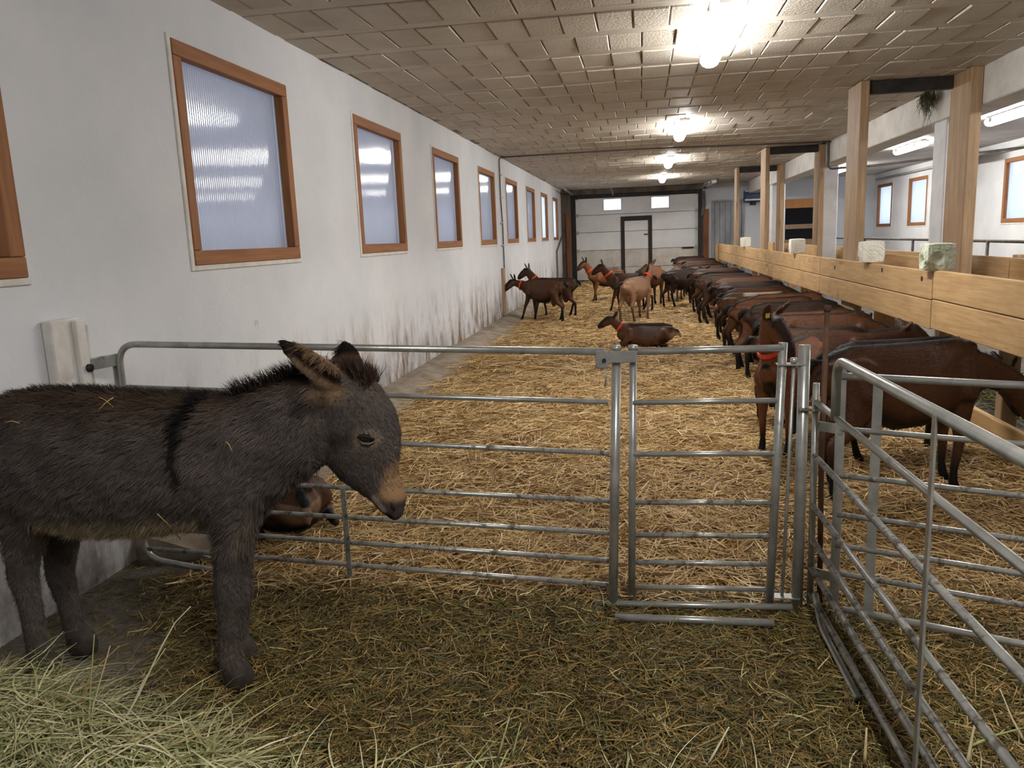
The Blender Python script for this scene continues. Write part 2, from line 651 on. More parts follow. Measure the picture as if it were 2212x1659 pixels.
def ribbed_pane(y0, y1, z0, z1, x, pitch=0.024, amp=0.00105):
    """twin wall sheet with upright ribs, in the plane x"""
    n = int((y1 - y0) / pitch * 8)
    ys = np.linspace(y0, y1, n + 1)
    xs = x + amp * np.sin((ys - y0) / pitch * 2 * math.pi)
    vs, fs = [], []
    for a, b in zip(xs, ys):
        vs += [(a, b, z0), (a, b, z1)]
    for i in range(n):
        fs.append((2 * i, 2 * i + 2, 2 * i + 3, 2 * i + 1))
    return MB().add(vs, fs)


def window(name, y0, xw, sgn, label, pane, detailed=True):
    """window in a side wall at xw; sgn = +1 when the room is on the +x side"""
    y1, z0, z1 = y0 + WIN_W, WIN_Z0, WIN_Z1
    w = thing(name, label, 'window', (xw, (y0 + y1) / 2, z0), kind='structure')
    a, b = sorted((xw - sgn * 0.05, xw + sgn * 0.014))
    for (ya, yb, za, zb) in ((y0, y1, z0, z0 + FB), (y0, y1, z1 - FB, z1), (y0, y0 + FB, z0 + FB, z1 - FB), (y1 - FB, y1, z0 + FB, z1 - FB)):
        MB().bbox(a, b, ya + 0.002, yb - 0.002, za + 0.001, zb - 0.001, 0.004).build('frame_board', 'frame_wood_level' if zb - za < 0.1 else 'frame_wood', w)
    c, d = sorted((xw - sgn * 0.02, xw + sgn * 0.010))
    for (ya, yb, za, zb) in ((y0 - 0.035, y0, z0 - 0.03, z1 + 0.02), (y0, y1 + 0.012, z0 - 0.03, z0)):
        MB().bbox(c, d, ya, yb, za, zb, 0.004).build('casing', 'frame_white', w)
    if detailed:
        o = ribbed_pane(y0 + FB - 0.008, y1 - FB + 0.008, z0 + FB - 0.008, z1 - FB + 0.008, xw - sgn * 0.062).build('pane', pane, w, True)
    else:
        x = xw - sgn * 0.062
        MB().box(x - 0.003, x + 0.003, y0 + FB - 0.008, y1 - FB + 0.008, z0 + FB - 0.008, z1 - FB + 0.008).build('pane', pane, w)
    return w


_lab = ['timber framed ribbed window beside the donkey, cut off at the picture edge',
        'large timber framed ribbed window above the donkey, first full one from the pen',
        'timber framed ribbed window, second from the donkey pen', 'timber framed ribbed window, third from the donkey pen',
        'timber framed ribbed window just before the wall conduit', 'timber framed ribbed window just past the wall conduit',
        'timber framed ribbed window, second past the wall conduit', 'bright bluish window, second from the sectional door',
        'bright bluish window nearest the sectional door']
for i, y in enumerate(win_left):
    window('window_%d' % (i + 1), y, XL, 1, _lab[i], 'pane_clear' if i >= 7 else 'pane', i < 7)
window('window_10', -1.2, XL, 1, 'timber framed ribbed window behind the donkey pen', 'pane', False)
for i, y in enumerate(win_right):
    window('window_%d' % (i + 11), y, XR, -1, 'bright bluish window in the wall beyond the feed alley', 'pane_clear', False)['group'] = 'windows beyond the feed alley'

# kerb along the left wall
_k = [(XL, -0.05), (XL, 0.085), (XL + 0.12, 0.075), (XL + 0.50, -0.025), (XL + 0.50, -0.05)]
mb = MB()
_n = len(_k)
mb.add([(x, 3.35, z) for x, z in _k] + [(x, YF, z) for x, z in _k],
       [tuple(range(_n)), tuple(range(2 * _n - 1, _n - 1, -1))] + [(i, i + _n, (i + 1) % _n + _n, (i + 1) % _n) for i in range(_n)])
tag(mb.build('trim_1', 'kerb'), 'sloping concrete kerb at the foot of the whitewashed wall', 'kerb', kind='structure')

# ------------------------------------------------------------------ ceiling of clay blocks between joists
ceil = thing('ceiling', 'low ceiling of hollow blocks laid in rows between joists', 'ceiling', (0.38, 12, ZC), kind='structure')
MB().box(XL - 0.3, XB + 0.35, YN - 0.3, YF + 0.3, ZC + 0.022, ZC + 0.2).build('slab', 'joint', ceil)
MB().box(XB + 0.35, XR + 0.3, YN - 0.3, YF + 0.3, ZC + 0.01, ZC + 0.2).build('aisle_slab', 'slab_right', ceil)
ROW, BW, BL = 0.62, 0.25, 0.485
rows = [5.03 + ROW * k for k in range(-14, 34)]
blk = []
for me_i in range(3):
    b = MB().bbox(-BW / 2 + 0.004, BW / 2 - 0.004 + 0.0015 * me_i, -BL / 2 + 0.003, BL / 2 - 0.004, 0.0, 0.03, 0.007)
    me = b.mesh('block')
    me.materials.append(M['block'])
    blk.append((me, b))
cand = []
for ri, y in enumerate(rows):
    off = random.choice([0.0, 0.06, 0.12, 0.18])
    x = XL - 0.1 + off
    while x + BW < XB + 0.14:
        cx, cy_ = x + BW / 2, y + BL / 2
        x += BW
        if cy_ > YF - 0.2 or cy_ < YN + 0.2:
            continue
        cand.append((cx, cy_, ZC + random.uniform(-0.004, 0.006), random.gauss(0, 0.006), random.randrange(3)))
    y0, y1 = y + BL, y + ROW
    if -3 < y0 < YF - 0.1:
        MB().box(XL - 0.1, XB + 0.1, y0 + 0.004, min(y1 - 0.004, YF), ZC + 0.006 + random.uniform(-0.002, 0.004), ZC + 0.03).build('joist', 'joist', ceil)


def seen(p):
    v = (np.array(p) - EYE) @ CB.T
    if v[2] < 0.3:
        return False
    q = proj(p)
    return -60 < q[0] < IMG_W + 60 and -60 < q[1] < IMG_H


vis = sorted([c for c in cand if seen(c[:3])], key=lambda c: c[1])
near_blocks = set(vis[:298])
far_mb = MB()
for c in cand:
    if c in near_blocks:
        share('block', blk[c[4]][0], (c[0] - 0.38, c[1] - 12, c[2] - ZC), ceil, (random.gauss(0, 0.006), random.gauss(0, 0.006), c[3]))
    else:
        b = blk[c[4]][1]
        far_mb.add([(p[0] + c[0], p[1] + c[1], p[2] + c[2]) for p in b.v], b.f)
o = far_mb.build('far_blocks', 'block', ceil)
o['kind'] = 'stuff'

# long beam over the feed alley, with columns
BEAM_Z = 2.56
tag(MB().bbox(XB, XB + 0.36, YN, YF, BEAM_Z, ZC + 0.015, 0.012).build('long_beam', 'beam'), 'long whitewashed concrete beam running above the feed alley', 'beam', kind='structure')
PY = [9.15, 15.35, 20.9]
for i, y in enumerate(PY + [3.0]):
    tag(MB().bbox(XB + 0.02, XB + 0.34, y + 0.42, y + 0.8, -0.06, BEAM_Z, 0.012).build('column', 'column'),
        ['white concrete column behind the widest timber post', 'white concrete column behind the second pair of posts', 'white concrete column behind the farthest pair of posts',
         'white concrete column beside the goat pen hurdle'][i], 'column', kind='structure')

# ------------------------------------------------------------------ sectional door at the far end
sd = thing('door_1', 'white sectional overhead door with dark framed pass door at the barn end', 'door', (-0.15, YF + 0.04, 0), kind='structure')
zb = [0.03, 0.43, 0.99, 1.57, 2.12, DZ - 0.02]
PD0, PD1, PDZ = -0.64, 0.34, 2.03
wz = (2.24, 2.61)
wx = [(-1.19, -0.61), (0.32, 0.89)]
for k in range(5):
    z0, z1 = zb[k] + 0.006, zb[k + 1] - 0.006
    m = 'door_low' if k < 2 else 'door_panel'
    if k < 4:
        zt = z1
        segs = [(DX0 + 0.02, PD0 - 0.005), (PD1 + 0.005, DX1 - 0.02)]
        if k == 3:
            segs = [(DX0 + 0.02, PD0 - 0.005), (PD1 + 0.005, DX1 - 0.02)]
        for a, b in segs:
            MB().bbox(a, b, YF + 0.05, YF + 0.09, z0, z1, 0.005).build('panel', m, sd)
        if k == 3:
            MB().bbox(PD0 - 0.005, PD1 + 0.005, YF + 0.05, YF + 0.09, PDZ + 0.004, z1, 0.005).build('panel', m, sd)
    else:
        xs = [DX0 + 0.02, wx[0][0], wx[0][1], wx[1][0], wx[1][1], DX1 - 0.02]
        mbp = MB()
        for a, b in ((xs[0], xs[1]), (xs[2], xs[3]), (xs[4], xs[5])):
            mbp.box(a, b, YF + 0.05, YF + 0.09, z0, z1)
        for a, b in wx:
            mbp.box(a, b, YF + 0.05, YF + 0.09, z0, wz[0])
            mbp.box(a, b, YF + 0.05, YF + 0.09, wz[1], z1)
        mbp.build('panel', m, sd)
for z in zb:  # added strips behind seams, pass door head and edges, to block leaking daylight
    MB().box(DX0, DX1, YF + 0.092, YF + 0.12, z - 0.05, z + 0.05).build('seam_light_stop', 'door_dark', sd)
MB().box(PD0, PD1, YF + 0.121, YF + 0.14, PDZ - 0.2, PDZ + 0.02).build('seam_light_stop', 'door_dark', sd)
for a, b in ((DX0 - 0.02, DX0 + 0.06), (DX1 - 0.06, DX1 + 0.02), (PD0 - 0.05, PD0 + 0.14), (PD1 - 0.14, PD1 + 0.05)):
    MB().box(a, b, YF + 0.121, YF + 0.14, 0.0, DZ if abs(a) > 1 else PDZ + 0.1).build('seam_light_stop', 'door_dark', sd)
for a, b in wx:
    MB().box(a - 0.005, b + 0.005, YF + 0.066, YF + 0.072, wz[0] - 0.005, wz[1] + 0.005).build('pane', 'glass', sd)
    mbp = MB()
    for (p, q) in (((a, wz[0]), (b, wz[0])), ((a, wz[1]), (b, wz[1]))):
        mbp.bar((p[0], YF + 0.048, p[1]), (q[0], YF + 0.048, q[1]), 0.02, 0.03)
    for x in (a, b):
        mbp.bar((x, YF + 0.048, wz[0]), (x, YF + 0.048, wz[1]), 0.03, 0.02, (0, 1, 0))
    mbp.build('window_frame', 'white_plastic', sd)
pdf = MB()
pdf.box(PD0, PD0 + 0.11, YF + 0.02, YF + 0.09, 0.03, PDZ)
pdf.box(PD1 - 0.11, PD1, YF + 0.02, YF + 0.09, 0.03, PDZ)
pdf.box(PD0 + 0.11, PD1 - 0.11, YF + 0.02, YF + 0.09, PDZ - 0.13, PDZ)
pdf.build('pass_door_frame', 'door_dark', sd)
zz = [0.03, 0.43, 0.99, 1.57, PDZ - 0.135]
for k in range(4):
    MB().bbox(PD0 + 0.115, PD1 - 0.115, YF + 0.05, YF + 0.085, zz[k] + 0.005, zz[k + 1] - 0.005, 0.004).build('pass_door_panel', 'door_low' if k < 2 else 'door_panel', sd)
MB().tube(rounded([(PD1 - 0.13, YF + 0.05, 1.45), (PD1 - 0.13, YF - 0.01, 1.45), (PD1 - 0.25, YF - 0.01, 1.45)], 0.015, 3), 0.014, 8).build('door_handle', 'steel_dark', sd)
for z in zb[1:]:
    for x, s in ((DX0 + 0.06, 1), (DX1 - 0.06, -1)):
        MB().box(x - 0.05, x + 0.05, YF + 0.02, YF + 0.05, z - 0.05, z + 0.05).build('roller_hinge', 'zinc', sd)
MB().bbox(DX0 - 0.02, DX1 + 0.02, YF - 0.03, YF + 0.04, DZ - 0.04, DZ + 0.09, 0.01).build('top_seal', 'steel_dark', sd)
MB().box(DX0, DX1, YF + 0.02, YF + 0.1, -0.02, 0.045).build('bottom_seal', 'steel_dark', sd)
_hp = proj([1.55, YF, 0.85])
mbp = MB()
mbp.tube(rounded([(1.30, YF + 0.05, 0.98), (1.30, YF - 0.04, 0.98), (1.62, YF - 0.04, 0.98), (1.62, YF + 0.05, 0.98)], 0.03, 3), 0.022, 8)
mbp.build('lift_handle', 'steel_dark', sd)
# door tracks and the gear above the door
tr = thing('door_track', 'dark steel lifting track at the post side of the sectional door', 'track', (DX1 + 0.05, YF, 0))
MB().box(DX1 - 0.02, DX1 + 0.10, YF - 0.09, YF - 0.002, 0.0, 2.86).build('upright_channel', 'steel_dark', tr)
MB().bar((DX1 + 0.06, YF - 0.08, 2.80), (DX1 + 0.14, YF - 2.2, 2.84), 0.05, 0.06).build('overhead_channel', 'zinc', tr)
MB().tube([(DX1 + 0.12, YF - 0.12, 2.7), (DX1 + 0.14, YF - 0.16, 2.3), (DX1 + 0.10, YF - 0.12, 1.95)], 0.05, 8).build('spring_cable', 'cable', tr)
tr2 = thing('door_track', 'steel lifting track beside the dark corner of the sectional door', 'track', (DX0 - 0.05, YF, 0))
MB().box(DX0 - 0.10, DX0 + 0.02, YF - 0.09, YF - 0.002, 0.0, 2.8).build('upright_channel', 'steel_dark', tr2)
MB().bar((DX0 - 0.06, YF - 0.08, 2.78), (DX0 - 0.10, YF - 2.2, 2.84), 0.05, 0.06).build('overhead_channel', 'zinc', tr2)
tag(MB().bbox(DX0 - 0.1, DX1 + 0.2, YF - 0.22, YF - 0.1, 2.76, ZC - 0.004, 0.01).build('spring_shaft_box', 'dark_concrete'), 'dark shaft casing above the sectional door', 'casing')
# dark corner left of the door
tag(MB().bbox(XL + 0.002, DX0 - 0.12, YF - 0.5, YF - 0.002, -0.05, 2.90, 0.01).build('corner_pier', 'dark_concrete'), 'dark corner pier left of the sectional door', 'pier', kind='structure')
tag(MB().bbox(DX0 - 0.25, DX0 - 0.13, YF - 0.56, YF - 0.505, 0.0, 2.2, 0.008).build('brown_board', 'rust_board'), 'narrow red brown board on the dark corner pier', 'board')
tag(MB().bbox(DX1 + 0.13, DX1 + 0.30, YF - 0.12, YF - 0.002, 0.0, 2.15, 0.008).build('brown_board', 'rust_board'), 'orange brown board beside the door track', 'board')
# grey doorway and the alley end wall
gd = thing('door_2', 'grey plank door in the end wall beside the brown board', 'door', (2.7, YF, 0), kind='structure')
for k in range(5):
    MB().bbox(2.28 + 0.165 * k, 2.28 + 0.165 * k + 0.158, YF - 0.03, YF - 0.002, 0.0, 2.34, 0.004).build('plank', 'grey_door', gd)
mbp = MB()
mbp.box(2.2, 2.272, YF - 0.06, YF - 0.002, 0, 2.40)
mbp.box(3.11, 3.18, YF - 0.06, YF - 0.002, 0, 2.40)
mbp.box(2.272, 3.11, YF - 0.06, YF - 0.002, 2.345, 2.40)
mbp.build('door_frame', 'grey_door', gd)
ht = thing('fan_heater', 'blue grey fan heater on the end wall above the grey door', 'heater', (3.42, YF, 2.3))
MB().bbox(3.15, 3.70, YF - 0.38, YF - 0.02, 2.30, 2.66, 0.02).build('housing', 'blue', ht)
for z in (2.33, 2.60):
    MB().bbox(3.15, 3.70, YF - 0.41, YF - 0.385, z, z + 0.05, 0.006).build('white_strip', 'white_plastic', ht)
MB().tube([(3.42, YF - 0.2, 2.20), (3.42, YF - 0.2, 2.298)], 0.09, 14).build('outlet', 'steel_dark', ht)
tag(MB().bbox(3.86, 4.22, YF - 0.05, YF - 0.002, 0.0, 2.2, 0.006).build('wall_boarding', 'panel_wood'), 'orange timber panel on the end wall of the feed alley', 'panel')
hw = thing('hay_hatch', 'dark hatch with timber frame and crossbar in the end wall', 'hatch', (4.95, YF, 0.8))
MB().box(4.42, 5.48, YF - 0.012, YF - 0.002, 1.05, 2.10).build('opening_shade', 'black_void', hw)  # thin sheet on the wall, the opening's shade put into its colour
MB().bbox(4.36, 5.54, YF - 0.07, YF - 0.014, 2.05, 2.32, 0.008).build('lintel_board', 'panel_wood', hw)
MB().bbox(4.36, 5.54, YF - 0.07, YF - 0.014, 1.42, 1.56, 0.008).build('crossbar', 'post_wood', hw)
MB().bbox(4.36, 5.54, YF - 0.07, YF - 0.014, 0.93, 1.10, 0.008).build('sill_board', 'post_wood', hw)

# ------------------------------------------------------------------ strip lamps
lamp_n = [0]


def strip_lamp(x, y, z, L, ang, label, lit=True, group=None):
    """surface mounted strip lamp, long axis along y before turning"""
    t = thing('strip_lamp', label, 'lamp', (x, y, z - 0.12), ang, group)
    b = MB()
    b.bbox(-0.065, 0.065, -L / 2, L / 2, 0.085, 0.12, 0.006)
    o = bpy.data.objects.new('housing', b.mesh('housing'))
    o.data.materials.append(M['zinc'])
    col.objects.link(o)
    o.parent = t
    # rounded diffuser trough
    prof = [(-0.075, 0.085), (-0.078, 0.05), (-0.06, 0.018), (-0.03, 0.003), (0.0, 0.0), (0.03, 0.003), (0.06, 0.018), (0.078, 0.05), (0.075, 0.085)]
    d = MB()
    rs = []
    for yy, s in ((-L / 2 + 0.005, 0.75), (-L / 2 + 0.03, 1.0), (L / 2 - 0.03, 1.0), (L / 2 - 0.005, 0.75)):
        rs.append([(p * s, yy, 0.085 - (0.085 - q) * s) for p, q in prof])
    d.rings(rs)
    o2 = bpy.data.objects.new('diffuser', d.mesh('diffuser'))
    o2.data.materials.append(M['lens'] if lit else M['white_plastic'])
    col.objects.link(o2)
    o2.parent = t
    for s in (-1, 1):
        c = MB().box(-0.098, -0.08, s * L * 0.33 - 0.05, s * L * 0.33 + 0.05, 0.04, 0.10)
        o3 = bpy.data.objects.new('clip', c.mesh('clip'))
        o3.data.materials.append(M['zinc'])
        col.objects.link(o3)
        o3.parent = t
    return t


_ll = ['lit strip lamp on the block ceiling nearest the donkey pen', 'second lit strip lamp from the donkey pen on the block ceiling',
       'third lit strip lamp from the donkey pen on the block ceiling', 'fourth lit strip lamp, close to the sectional door']
for y, lb in zip((6.35, 11.75, 16.75, 21.6), _ll):
    lamp = strip_lamp(0.58, y, ZC, 1.62, 0.0, lb)
    if y < 7:
        MB().tube([(0.86, 6.7, ZC - 0.001), (0.862, 6.7, 2.80)], 0.004, 6).build('pull_cord', 'conduit', lamp)
strip_lamp(0.58, 0.45, ZC, 1.62, 0.0, 'lit strip lamp on the ceiling above the donkey pen')
for y, lb in zip((16.5, 12.2, 21.5, 7.2), ['lit strip lamp over the far aisle behind the timber post', 'lit strip lamp over the far aisle beside the widest timber post',
                                     'lit strip lamp over the far aisle near the dark hatch', 'lit strip lamp over the far aisle opposite the near goats']):
    strip_lamp(5.05, y, ZC, 1.62, 0.0, lb)
strip_lamp(2.02, YF - 1.5, ZC, 1.3, 0.1, 'unlit bare strip lamp beside the door track', False)

# conduit across the ceiling and down the wall
cd = thing('conduit', 'thin grey conduit crossing the ceiling and dropping down the left wall', 'conduit', (XL, 14.26, 0))
MB().tube([(XL + 0.06, 14.26, ZC - 0.022), (0.0, 14.30, ZC - 0.016), (XB + 0.0, 14.9, ZC - 0.02)], 0.013, 8).build('ceiling_run', 'cable', cd, True)
MB().tube(rounded([(XL + 0.06, 14.26, ZC - 0.022), (XL + 0.025, 14.26, ZC - 0.03), (XL + 0.022, 14.26, 2.2), (XL + 0.022, 14.36, 1.75), (XL + 0.022, 14.36, 1.3), (XL + 0.022, 14.33, 0.1)], 0.05, 4), 0.012, 8).build('wall_drop', 'cable', cd, True)
MB().box(XL + 0.002, XL + 0.05, 14.12, 14.24, 0.1, 0.95).build('cover_board', 'post_wood', cd)
for z in (2.6, 2.2, 1.75, 1.35):
    MB().box(XL + 0.001, XL + 0.045, 14.22, 14.42, z, z + 0.02).build('clip', 'conduit', cd)
pz = thing('aisle_pipe', 'grey cable pipe bending along the beam over the feed alley', 'pipe', (XB, 14.8, 2.5))
MB().tube(rounded([(XB - 0.02, 15.0, ZC - 0.03), (XB - 0.02, 15.0, 2.45), (XB + 0.5, 14.4, 2.42), (XR - 0.3, 14.2, 2.62)], 0.1, 5), 0.02, 8).build('pipe_run', 'cable', pz, True)
pz = thing('water_pipe', 'pale pipe running along the top of the far window wall', 'pipe', (XR - 0.1, 10, 2.7))
MB().tube([(XR - 0.07, 2.0, 2.76), (XR - 0.07, 25.6, 2.76)], 0.03, 8).build('pipe_run', 'conduit', pz, True)
MB().tube([(XR - 0.6, 17.0, 2.74), (XR - 0.16, 18.6, 2.70)], 0.07, 10).build('pipe_elbow', 'conduit', pz, True)
tag(MB().tube([(-0.9, YF - 0.6, ZC - 0.001), (-0.86, YF - 0.35, 2.70)], 0.012, 6).build('pull_rope', 'conduit'), 'thin rope hanging from the ceiling in front of the sectional door', 'rope')
tag(MB().tube(rounded([(XL + 0.02, 23.6, 0.08), (XL + 0.02, 23.6, 1.05), (XL + 0.02, 25.4, 1.5)], 0.05, 3), 0.03, 6).build('wall_pipe', 'cable'), 'thin dark pipe on the left wall beside the dark corner', 'pipe')

# ------------------------------------------------------------------ timber posts and partition of the feed barrier
XP = 2.2


ZT = ZC - 0.003
# wide plank posts stand edge on between the partition and the ceiling
for (x0, x1, y0, y1, lb) in (
        (2.247, 2.335, 8.98, 9.50, 'tall wide timber post rising from the plank partition to the block ceiling'),
        (3.155, 3.266, 8.60, 9.12, 'widest timber post, standing against the long concrete beam'),
        (2.247, 2.32, 15.35, 15.95, 'timber post of the second pair, on the plank partition'),
        (3.17, 3.266, 15.30, 15.75, 'timber post of the second pair, against the long beam'),
        (2.247, 2.31, 19.80, 20.30, 'slim timber post of the farthest pair, on the plank partition'),
        (3.17, 3.266, 19.4, 19.9, 'timber post of the farthest pair, against the long beam')):
    tag(MB().bbox(x0, x1, y0, y1, -0.03, ZT, 0.008).build('timber_post', 'post_wood'), lb, 'post')
for (x0, x1, y, lb) in ((2.34, 3.15, 9.04, 'dark cross piece between the tall post and the widest post'), (2.325, 3.165, 15.42, 'dark cross piece between the second pair of posts'),
                        (2.315, 3.165, 19.86, 'dark cross piece between the farthest pair of posts')):
    tag(MB().bbox(x0, x1, y, y + 0.1, ZC - 0.13, ZC - 0.004, 0.006).build('cross_piece', 'steel_dark'), lb, 'beam')

pt = thing('feed_partition', 'long plank partition along the feed alley, goats lined up at it', 'partition', (XP, 14, 0))
spans = [(2.4, 6.5), (6.52, 10.4), (10.42, 14.5), (14.52, 18.9), (18.92, 23.9)]
for i, (a, b) in enumerate(spans):
    dz = random.uniform(-0.008, 0.008)
    MB().bbox(XP, XP + 0.045, a, b, 0.873 + dz, 1.089 + dz, 0.005).build('plank', 'plank_wood', pt)
    MB().bbox(XP + random.uniform(-0.006, 0.0), XP + 0.045, a, b, 0.645 + dz, 0.866 + dz, 0.005).build('plank', 'plank_wood', pt)
    MB().bbox(XP + 0.02, XP + 0.06, a, b, -0.05, 0.20, 0.005).build('kerb_plank', 'plank_wood', pt)
for y in (2.5, 5.4, 6.51, 11.3, 17.0, 23.86):
    MB().bbox(XP + 0.062, XP + 0.16, y - 0.05, y + 0.05, -0.05, 1.05, 0.006).build('support', 'post_wood', pt)
MB().bbox(XP - 0.06, XP + 0.16, 23.90, 23.98, 0.0, 1.09, 0.006).build('end_board', 'plank_wood', pt)
MB().box(XP - 0.012, XP + 0.001, 23.6, 23.68, 0.66, 1.03).build('end_strap', 'rust_board', pt)
for (px, py) in ((1905, 583), (1991, 602), (1803, 578)):
    q = onx(px, py, XP - 0.002)
    MB().tube([(XP - 0.003, q[1], q[2]), (XP + 0.004, q[1], q[2])], 0.022, 10).build('bolt_hole', 'steel_dark', pt)

p2 = thing('rear_partition', 'low plank partition behind the feed alley between the concrete columns', 'partition', (3.75, 14, 0))
for i, (a, b) in enumerate([(4.0, 8.8), (8.82, 11.0), (11.02, 15.2), (15.6, 20.7), (21.3, 25.5)]):
    for k in range(2):
        MB().bbox(3.70, 3.74, a, b, 0.58 + 0.25 * k, 0.82 + 0.25 * k + random.uniform(-0.005, 0.005), 0.005).build('plank', 'plank_wood', p2)
for y in (4.1, 8.81, 11.0, 15.3, 15.7, 20.8, 21.4, 25.4):
    MB().bbox(3.742, 3.83, y - 0.05, y + 0.05, -0.05, 1.1, 0.006).build('support', 'post_wood', p2)
# the short boards standing up above the partition near the salt blocks
for (px0, px1, py, lb) in ((1897, 1990, 547, 'short upright board behind the greenish salt block'), (1650, 1672, 522, 'small end board beside the second timber post'), (1735, 1762, 528, 'short board next to the split salt block')):
    a, b = onx(px0, py, 2.62), onx(px1, py, 2.62)
    y0, y1 = sorted((a[1], b[1]))
    tag(MB().bbox(2.60, 2.64, y0, y1, 0.0, a[2], 0.005).build('trough_board', 'plank_wood'), lb, 'board')


def salt_block(px0, px1, pyt, label, mat, kind):
    """mineral lick standing on the top plank"""
    y1, y0 = onx(px0, pyt, XP + 0.02)[1], onx(px1, pyt, XP + 0.02)[1]
    yc, w = (y0 + y1) / 2, 0.105
    t0 = 1.092
    me = MB()
    # subdivided cube with licked away hollows
    n = 15
    g = np.linspace(-1, 1, n)
    faces, verts, index = [], [], {}

    def vid(p):
        k = tuple(np.round(p, 4))
        if k not in index:
            index[k] = len(verts)
            verts.append(p)
        return index[k]
    for a in range(3):
        for s in (-1, 1):
            for i in range(n - 1):
                for j in range(n - 1):
                    q = []
                    for (di, dj) in ((0, 0), (1, 0), (1, 1), (0, 1)):
                        p = [0, 0, 0]
                        p[a] = s
                        p[(a + 1) % 3] = g[i + di]
                        p[(a + 2) % 3] = g[j + dj]
                        q.append(vid(tuple(p)))
                    faces.append(tuple(q if s > 0 else q[::-1]))
    P = np.array(verts, float)
    r = np.random.default_rng(int(px0))
    rad = np.linalg.norm(P, axis=1, keepdims=True)
    P = P * (1 - 0.10 * (rad - 1) / 0.73)
    ctr = [(-1.0, 0.25, -0.3, 0.5), (-0.3, -1.0, -0.1, 0.5), (-0.9, -0.9, -1.0, 0.8)] if kind == 'bitten' else [(-1.1, 0.9, -1.0, 0.6)]
    for (a, b, c, rr) in ctr:
        d = np.linalg.norm(P - np.array([a, b, c]), axis=1)
        k = np.clip(1 - d / rr, 0, 1)[:, None]
        P = P + k * 0.6 * (np.array([[0.25, 0, 0.1]]) - P * 0.6)
    P += r.normal(0, 0.012, P.shape)
    P[:, 2] = np.maximum(P[:, 2], -1)
    hy = max(0.09, min(0.13, (y1 - y0) / 2 * 0.35))
    X = np.stack([XP + 0.03 + P[:, 0] * w, yc + P[:, 1] * w, t0 + (P[:, 2] + 1) * w], 1)
    X[:, 2] -= X[:, 2].min() - t0
    me.add(X, faces)
    o = me.build('salt_lick', mat, None, False)
    if kind == 'bitten':
        d = MB()
        a = np.linspace(0, 2 * math.pi, 18, endpoint=False)
        c = np.array([XP + 0.03 - w * 0.99, yc - 0.02, t0 + w * 0.75])
    return tag(o, label, 'salt block')


salt_block(1992, 2057, 535, 'greenish white salt block with licked hollows on the partition top', 'salt_green', 'bitten')
salt_block(1862, 1900, 522, 'cream salt block beside the tall wide post', 'salt', 'plain')
salt_block(1702, 1740, 532, 'split white salt block on the partition by the second pair of posts', 'salt', 'plain')
salt_block(1598, 1622, 522, 'small white salt block toward the far end of the partition', 'salt', 'plain')

# pipe railing and troughs in the pen past the alley
rl = thing('pen_railing', 'dark pipe railing in the pen beyond the feed alley', 'railing', (4.9, 12, 0))
for z in (1.16, 0.85):
    MB().tube([(4.9, 5.0, z), (4.9, 24.0, z)], 0.022, 8).build('rail', 'cable', rl, True)
for y in (6.0, 9.2, 12.4, 15.6, 18.8, 22.0):
    MB().tube([(4.9, y, -0.06), (4.9, y, 1.16)], 0.025, 8).build('upright', 'cable', rl, True)

# cobwebbed hay tuft hanging at the beam
tq = onz(2010, 165, 2.86)
mb = MB()
for k in range(160):
    a, r = random.uniform(0, 6.28), random.uniform(0, 0.10)
    p = np.array([XB - 0.09 + r * math.cos(a) * 0.6, 9.85 + r * math.sin(a) * 1.6, ZC - 0.02 - random.uniform(0, 0.10)])
    L = random.uniform(0.06, 0.2) * (2.0 if k % 9 == 0 else 1)
    q = p + np.array([random.gauss(0, 0.04), random.gauss(0, 0.05), -L])
    m = (p + q) / 2 + np.array([random.gauss(0, 0.03), random.gauss(0, 0.03), 0])
    mb.tube([p, m, q], [0.004, 0.003, 0.001], 3)
mb.v = [(min(p[0], XB - 0.003), p[1], min(p[2], ZC - 0.005)) for p in mb.v]
tag(mb.build('hay_tuft', 'weed'), 'dusty green hay tuft hanging from the long beam behind the tall post', 'hay', kind='stuff')

# ------------------------------------------------------------------ wall fitting behind the donkey
wb = thing('wall_bracket', 'whitewashed wall channel with a pipe clamp behind the donkey', 'bracket', (XL, 3.07, 0.0))
MB().bbox(XL + 0.002, XL + 0.05, 2.94, 3.12, 0.62, 1.20, 0.006).build('channel', 'frame_white', wb)
MB().bbox(XL + 0.05, XL + 0.075, 3.06, 3.12, 0.62, 1.19, 0.004).build('channel_lip', 'frame_white', wb)
MB().tube([(XL + 0.021, 3.17, 0.6), (XL + 0.021, 3.17, 1.16)], 0.019, 10).build('pipe', 'conduit', wb, True)
MB().bar((XL + 0.02, 3.10, 0.98), (XL + 0.14, 3.24, 0.995), 0.04, 0.05).build('clamp', 'galv_dirty', wb)
MB().tube([(XL + 0.06, 3.10, 0.975), (XL + 0.09, 3.10, 0.975)], 0.018, 10).build('bolt', 'steel_dark', wb, True)
MB().tube([(XL + 0.115, 3.235, 0.55), (XL + 0.115, 3.235, 0.975)], 0.018, 10).build('hinge_pin', 'galv', wb, True)

# ------------------------------------------------------------------ galvanised hurdles and the gate
RZ = [1.022, 0.825, 0.62, 0.425, 0.29, 0.175, 0.07]


def lerp(a, b, t):
    return V3(a) + (V3(b) - V3(a)) * t


# long hurdle from the wall to the gate post
HA, HB_ = np.array([-2.34, 3.20]), np.array([-0.11, 3.0])
hz = lambda z, t: z + (1 - t) * (0.045 if z > 0.5 else 0.02)       # the hurdle climbs a little toward the wall
h1 = thing('hurdle', 'long galvanised seven rail hurdle behind the donkey', 'hurdle', (-1.2, 3.1, 0))


